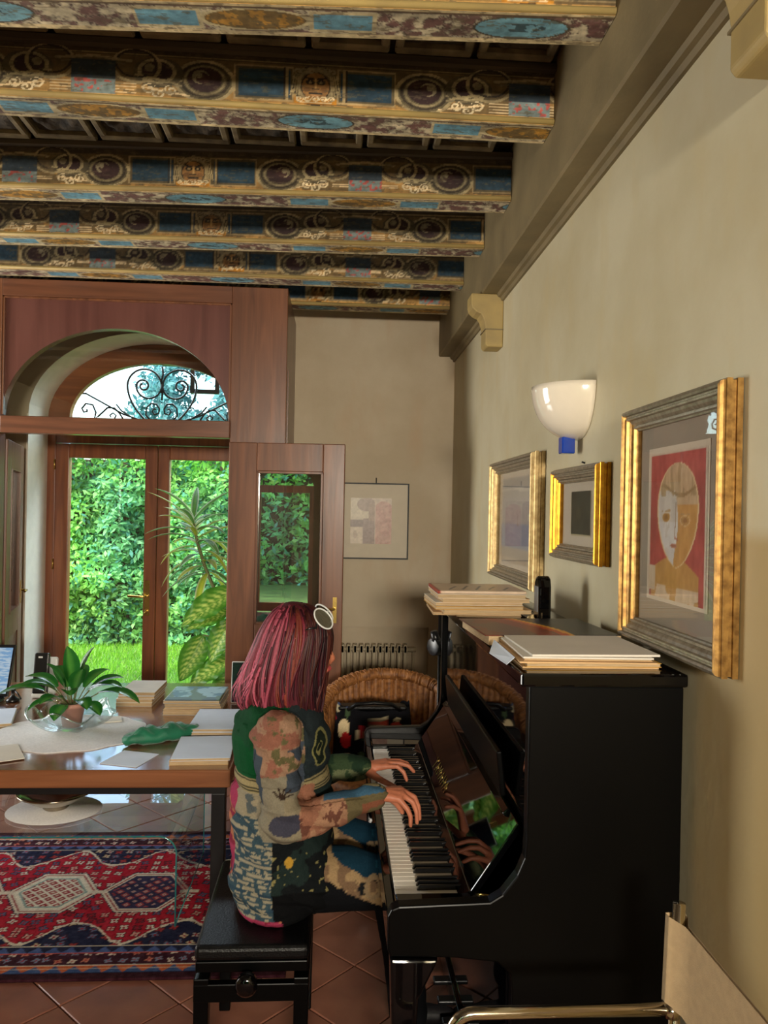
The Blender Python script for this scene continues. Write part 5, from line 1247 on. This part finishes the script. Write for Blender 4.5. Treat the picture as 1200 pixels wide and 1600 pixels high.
cv.c += (fbm(P_[:, 0]*40, P_[:, 2]*40+P_[:, 1]*30, 3)-.5)[:, None]*np.array([26, 20, 18])
lips = (np.hypot(P_[:, 0]-(HX+.086), (P_[:, 2]-HZ+.082)*1.6) < .016) & (np.abs(P_[:, 1]-PYC) < .022); cv.put(lips, (168, 70, 72))
for s_ in (-1, 1):
    eye = np.hypot(P_[:, 1]-PYC-s_*.03, (P_[:, 2]-HZ+.012)*1.6) < .012; fr = P_[:, 0] > HX+.066; cv.put(eye & fr, (236, 228, 220)); cv.put((np.hypot(P_[:, 1]-PYC-s_*.03, P_[:, 2]-HZ+.013) < .005) & fr, (60, 40, 30))
    brow = (np.abs(P_[:, 2]-HZ-.015) < .004) & (np.abs(np.abs(P_[:, 1]-PYC)-.03) < .02) & fr; cv.put(brow, (110, 40, 44))
cv.put((P_[:, 2] < .09), (24, 22, 24)); cv.put((P_[:, 2] >= .09) & (P_[:, 2] < .5) & (P_[:, 0] > .1), (30, 28, 34))
paint(body, lin(np.clip(cv.c, 0, 255)))
per = bpy.data.objects.new('person', body); COL.objects.link(per); body.materials.append(MATS['skin'])
tag(per, 'seated woman with long pink-red hair in a patchwork jacket playing the piano', 'person')

def clothes(name, b, voxel, sm, wrinkle, colour):
    me = fuse(b, voxel, sm); P_, N_ = vco(me), vno(me)
    d = wrinkle(P_); P2 = P_+N_*d[:, None]; me.vertices.foreach_set('co', P2.astype(np.float32).ravel()); me.update()
    paint(me, lin(np.clip(colour(P_, N_), 0, 255))); o = bpy.data.objects.new(name, me); COL.objects.link(o); me.materials.append(MATS['cloth_print']); adopt(o, per); return o
def segd(P_, a, b_):
    a, b_ = np.array(a), np.array(b_); d = b_-a; t = np.clip(((P_-a)@d)/(d@d), 0, 1); return np.linalg.norm(P_-a-t[:, None]*d, axis=1), t
# jacket
b = B()
ring_torso(b, [(.500, -.275, -.02, .205, PYC), (.515, -.292, -.01, .222, PYC), (.58, -.302, .0, .225, PYC), (.68, -.306, .012, .21, PYC), (.78, -.312, .012, .19, PYC), (.86, -.302, .0, .172, PYC), (.92, -.300, -.005, .172, PYC), (1.0, -.310, -.005, .182, PYC), (1.06, -.296, -.03, .175, PYC), (1.10, -.272, -.06, .12, PYC), (1.125, -.235, -.08, .075, PYC)])
limb(b, [(-.165, 2.26, 1.035), NS, (-.15, 2.222, .93), NE], [.07, .068, .064, .060], 18); limb(b, [NE, (-.02, 2.252, .815), (.135, 2.315, .845)], [.060, .053, .040], 18)
limb(b, [(-.165, 2.58, 1.035), FS, FE], [.07, .068, .058], 18); limb(b, [FE, (.02, 2.68, .801), (.105, 2.688, .802)], [.055, .047, .041], 18)
# coat skirt falling over the near thigh
limb(b, [(-.2, 2.32, .60), (-.06, 2.30, .60)], [.10, .095], 18); limb(b, [(-.2, 2.52, .60), (-.06, 2.53, .60)], [.10, .095], 18)
def wr(P_):
    x, y, z = P_.T
    d = .006*(fbm(x*14+y*5, z*22, 3)-.5)+.004*np.sin((z*1.4+x*.6)*70+fbm(x*9, z*9, 5)*8)*(fbm(x*5, z*5, 8) > .45)
    dn, t = segd(P_, NS, NE); near = dn < .09
    d = d+near*.004*np.sin(z*80+x*30)
    belt = np.abs(z-.885) < .03; return d-belt*.006
def jc(P_, N_):
    x, y, z = P_.T; cv = Canvas(x, z, (44, 50, 48)); n1, n2 = fbm(x*16, z*16, 2), fbm(x*40+y*20, z*40, 6)
    # back yoke: plain green
    cv.put(z > .905, (8, 84, 42)); cv.put((z > .905) & (n1 > .62), (20, 76, 44)); cv.put((z > .905) & (x > -.13), (42, 52, 56))
    # belt of ribbed cream
    bl = (z > .865) & (z <= .905); cv.put(bl, (176, 160, 116)); cv.put(bl & (np.abs(((z-.865)*110) % 1-.5) < .16), (40, 44, 36))
    # printed side panel: blue writing on cream
    sp = (z <= .865) & (x < -.165+.12*np.clip(.62-z, 0, 1)); cv.put(sp, (62, 86, 98)); row = np.floor(z/.013); glyph = vn(x*95+row*7.3, z*70, 11); cv.put(sp & (glyph > .46) & (((z/.013) % 1) > .25), (172, 164, 140)); cv.put(sp & (np.abs(((z*26) % 1)-.5) < .12) & (n1 > .45), (50, 74, 92))
    cv.put((z <= .865) & (z > .80) & sp, (170, 158, 132)); cv.put((z <= .865) & (z > .80) & sp & (n2 > .58), (96, 104, 104))
    fr = (z <= .865) & ~sp; cv.put(fr, (20, 24, 26)); cv.put(fr & (n1 > .5), (34, 48, 46)); cv.put(fr & (z < .70) & (vn(x*110, z*110, 3) > .86), (150, 140, 90)); cv.ell(-.115, .685, .012, .014, (206, 160, 60))
    cv.put(fr & (z < .60), (12, 13, 15))
    # pink and orange lining along the back edge and hem
    pk = (x < -.288+.012*np.sin(z*40)) & (z < .90) | (z < .525) & (x < -.13); cv.put(pk, (180, 60, 96)); cv.put(pk & (n1 > .52), (206, 128, 92)); cv.put(pk & (n2 > .62), (150, 40, 66))
    # ornament at the front
    cv.ell(-.035, .985, .02, .055, (150, 146, 92)); cv.ring(-.035, .985, .011, .035, .004, (30, 40, 30)); cv.ell(-.035, .99, .005, .014, (30, 40, 30))
    # sleeves
    for S, E_, W_, near in ((NS, NE, NW, True), (FS, FE, FW, False)):
        d1_, t1 = segd(P_, S, E_); d2_, t2 = segd(P_, E_, W_); r = np.minimum(d1_, d2_)
        arm = (r < .082) & ((y < 2.30) if near else (y > 2.56)) & ((z > .74))
        arm &= ~((x < -.235) & (z > .9))
        if not near: arm &= (x > -.12)
        if near:
            cv.put(arm, (150, 142, 122)); cv.put(arm & (n1 > .55), (162, 150, 124))
            up = arm & (t1 < .42) & (d1_ <= d2_); cv.put(up, (176, 138, 112)); cv.put(up & (fbm(x*26, z*26, 14) > .54), (160, 106, 88)); cv.put(up & (n2 > .64), (110, 104, 70))
            cv.put(arm & (x > -.125) & (z > .90) & (z < 1.02) & (fbm(x*12, z*12, 3) > .36), (72, 82, 96)); cv.put(arm & (x < -.195) & (z > .86) & (z < 1.0), (70, 82, 94))
            for a_ in np.linspace(.3, 2.4, 5): cv.line(-.135, .885, -.135+.035*math.cos(a_), .885+.032*math.sin(a_), .0028, (60, 44, 36))
            cv.put(arm & (((x+.12)/.05)**2+((z-.815)/.03)**2 < 1), (72, 72, 88)); 
            fo = arm & (d2_ < d1_) & (t2 > .12) & (t2 < .62); cv.put(fo, (170, 116, 92)); cv.put(fo & (fbm(x*30, z*30, 15) > .52), (186, 140, 110)); cv.put(fo & (n2 > .63), (120, 76, 62))
            cv.put(arm & (d2_ < d1_) & (t2 > .62), (118, 106, 74)); cv.put(arm & (d2_ < d1_) & (t2 > .78) & (n1 > .54) & (z < .84), (150, 92, 68)); cv.put(arm & (d2_ < d1_) & (z > .862) & (x > -.02), (70, 110, 140))
        else:
            cv.put(arm, (64, 84, 56)); cv.put(arm & (n2 > .5) & (z < .81), (120, 128, 92)); cv.put(arm & (n1 > .55), (40, 62, 44))
    return cv.c*.78
clothes('jacket', b, .004, 5, wr, jc)
# dark flowered trousers over the thighs
b = B()
for y, dy in ((2.325, -.012), (2.525, .012)):
    limb(b, [(-.12, y, .588), (.05, y+dy, .596), (.19, y+dy, .572)], [.098, .092, .070], 18); limb(b, [(.19, y+dy, .585), (.225, y, .40), (.25, y, .17)], [.070, .066, .058], 16)
b.box(-.12, .12, 2.33, 2.52, .54, .63)
def tc_(P_, N_):
    x, y, z = P_.T; cv = Canvas(x, z, (12, 13, 16)); n1 = fbm(x*18, z*18, 4)
    cv.put((z > .635-.1*np.clip(x-.05, 0, 1)), (18, 46, 62)); cv.put((z > .635) & (n1 > .56), (30, 72, 92))
    fl_ = (np.abs(z-(.655-.55*np.clip(x, 0, .3))) < .034+.02*(n1-.5)) & (x > -.03) & (x < .17); cv.put(fl_, (140, 116, 84)); cv.put(fl_ & (fbm(x*40, z*40, 8) > .55), (104, 82, 62)); cv.ell(.10, .60, .014, .02, (22, 24, 26)); cv.ring(.13, .60, .022, .028, .005, (130, 110, 84))
    return cv.c
clothes('trousers', b, .006, 5, lambda P_: .007*(fbm(P_[:, 0]*11, P_[:, 2]*20, 7)-.5), tc_)
# hair: a layered mass plus separate locks
def hair_ring(z):
    zs = [1.02, 1.06, 1.10, 1.14, 1.20, 1.26, 1.31, 1.35, 1.38, 1.40, 1.41]
    xb = np.interp(z, zs, [-.20, -.255, -.288, -.290, -.272, -.250, -.232, -.212, -.190, -.165, -.145])
    xf = np.interp(z, zs, [-.055, -.040, -.034, -.028, -.020, -.010, -.006, -.016, -.042, -.075, -.11])
    hy = np.interp(z, zs, [.06, .085, .100, .105, .106, .104, .098, .086, .068, .045, .02])
    return xb, xf, hy
b = B(); cols = []
NU, NV = 120, 44
for j in range(NV+1):
    v_ = j/NV
    for i in range(NU):
        a = 2*PI*i/NU; zmin = 1.062-.03*math.cos(a)+.016*math.sin(i*1.7)+.010*math.sin(i*3.1)
        z = 1.41-(1.41-zmin)*v_**1.0
        xb, xf, hy = hair_ring(z); r = 1+.035*math.sin(i*2.9+j*.05)*min(1, v_*3)+.02*math.sin(i*5.3)*v_
        x, y = (xb+xf)/2+(xf-xb)/2*math.cos(a)*r, PYC+hy*math.sin(a)*r
        b.v.append((x, y, z))
        k = .5+.5*math.sin(i*2.9+1); cols.append(np.array([60, 18, 28])*(1-k)+np.array([92, 30, 40])*k)
for j in range(NV):
    for i in range(NU): b.f.append((j*NU+i, j*NU+(i+1) % NU, (j+1)*NU+(i+1) % NU, (j+1)*NU+i)); b.sm.append(True)
b.f.append(tuple(range(NU))); b.sm.append(True); b.f.append(tuple(NV*NU+i for i in range(NU-1, -1, -1))); b.sm.append(True)
rr = random.Random(3)
def lock(a, top, bot, out, w_, colr):
    pts = []
    for k in range(15):
        v_ = k/14; z = top+(bot-top)*v_; xb, xf, hy = hair_ring(max(1.03, z)); f = 1.01+out*v_**3+.02*math.sin(v_*(7+3*math.sin(a*5))+a*17)*(.4+v_); aa = a+.22*math.sin(v_*4+a*13)*v_
        pts.append(((xb+xf)/2+(xf-xb)/2*math.cos(aa)*f, PYC+hy*math.sin(aa)*f, z))
    n0 = len(b.v); b.tube(pts, [w_*(.5+.5*math.sin(PI*min(1, .25+.6*v_)))*(1-.75*max(0, v_-.7)/.3) for v_ in np.linspace(0, 1, 15)], 5)
    for _ in range(len(b.v)-n0): cols.append(colr)
for k in range(420):
    a = rr.uniform(0, 2*PI); back = math.cos(a) < -.3
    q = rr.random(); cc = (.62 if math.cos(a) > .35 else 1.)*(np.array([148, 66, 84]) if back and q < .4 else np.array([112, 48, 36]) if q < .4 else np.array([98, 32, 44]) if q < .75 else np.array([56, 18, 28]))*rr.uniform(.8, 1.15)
    lock(a, rr.uniform(1.33, 1.405), rr.uniform(1.0, 1.085) if math.cos(a) > -.5 else rr.uniform(1.05, 1.12), rr.uniform(0, .10) if back else rr.uniform(-.02, .05), rr.uniform(.0028, .0065), cc)
for k in range(60):   # fine stray hairs at the back
    lock(rr.uniform(PI*.75, PI*1.25), rr.uniform(1.3, 1.36), rr.uniform(1.08, 1.2), rr.uniform(.08, .22), .0011, np.array([214, 110, 140]))
b.build('hair', 'hair', per, col=lin(np.clip(np.array(cols), 0, 255)))
# sunglasses pushed up on the head
t = thing('sunglasses', (-.03, PYC, 1.36), 'pale-rimmed sunglasses pushed up on the woman\'s head', 'sunglasses')
glassmat('sun_lens', (.35, .45, .33), .25)
for s_ in (-1, 1):
    ctr = Vector((-.032, PYC+s_*.062, 1.368)); u = Vector((.034, s_*.006, -.040)).normalized(); w_ = Vector((-.62, s_*.72, -.30)).normalized(); nn = u.cross(w_).normalized(); w_ = nn.cross(u)
    o_ = [ctr+u*.036*math.cos(q)+w_*.028*math.sin(q) for q in np.linspace(0, 2*PI, 29)[:-1]]
    b = B(); b.tube(o_, .0026, 8, closed=True); rm = b.build('rim', 'white_plastic', t)
    b = B(); b.add(o_, [tuple(range(len(o_)))]); b.build('lens', 'sun_lens', rm)
    b = B(); b.tube([ctr+w_*.034, ctr+w_*.046+u*.008, (-.072, PYC+s_*.100, 1.343), (-.085, PYC+s_*.103, 1.338)], [.0035, .0035, .003, .0025], 6); b.build('temple', 'black_plastic', t)
b = B(); b.tube([(-.024, PYC-.012, 1.378), (-.018, PYC, 1.384), (-.024, PYC+.012, 1.378)], .003, 6); b.build('bridge', 'white_plastic', t)
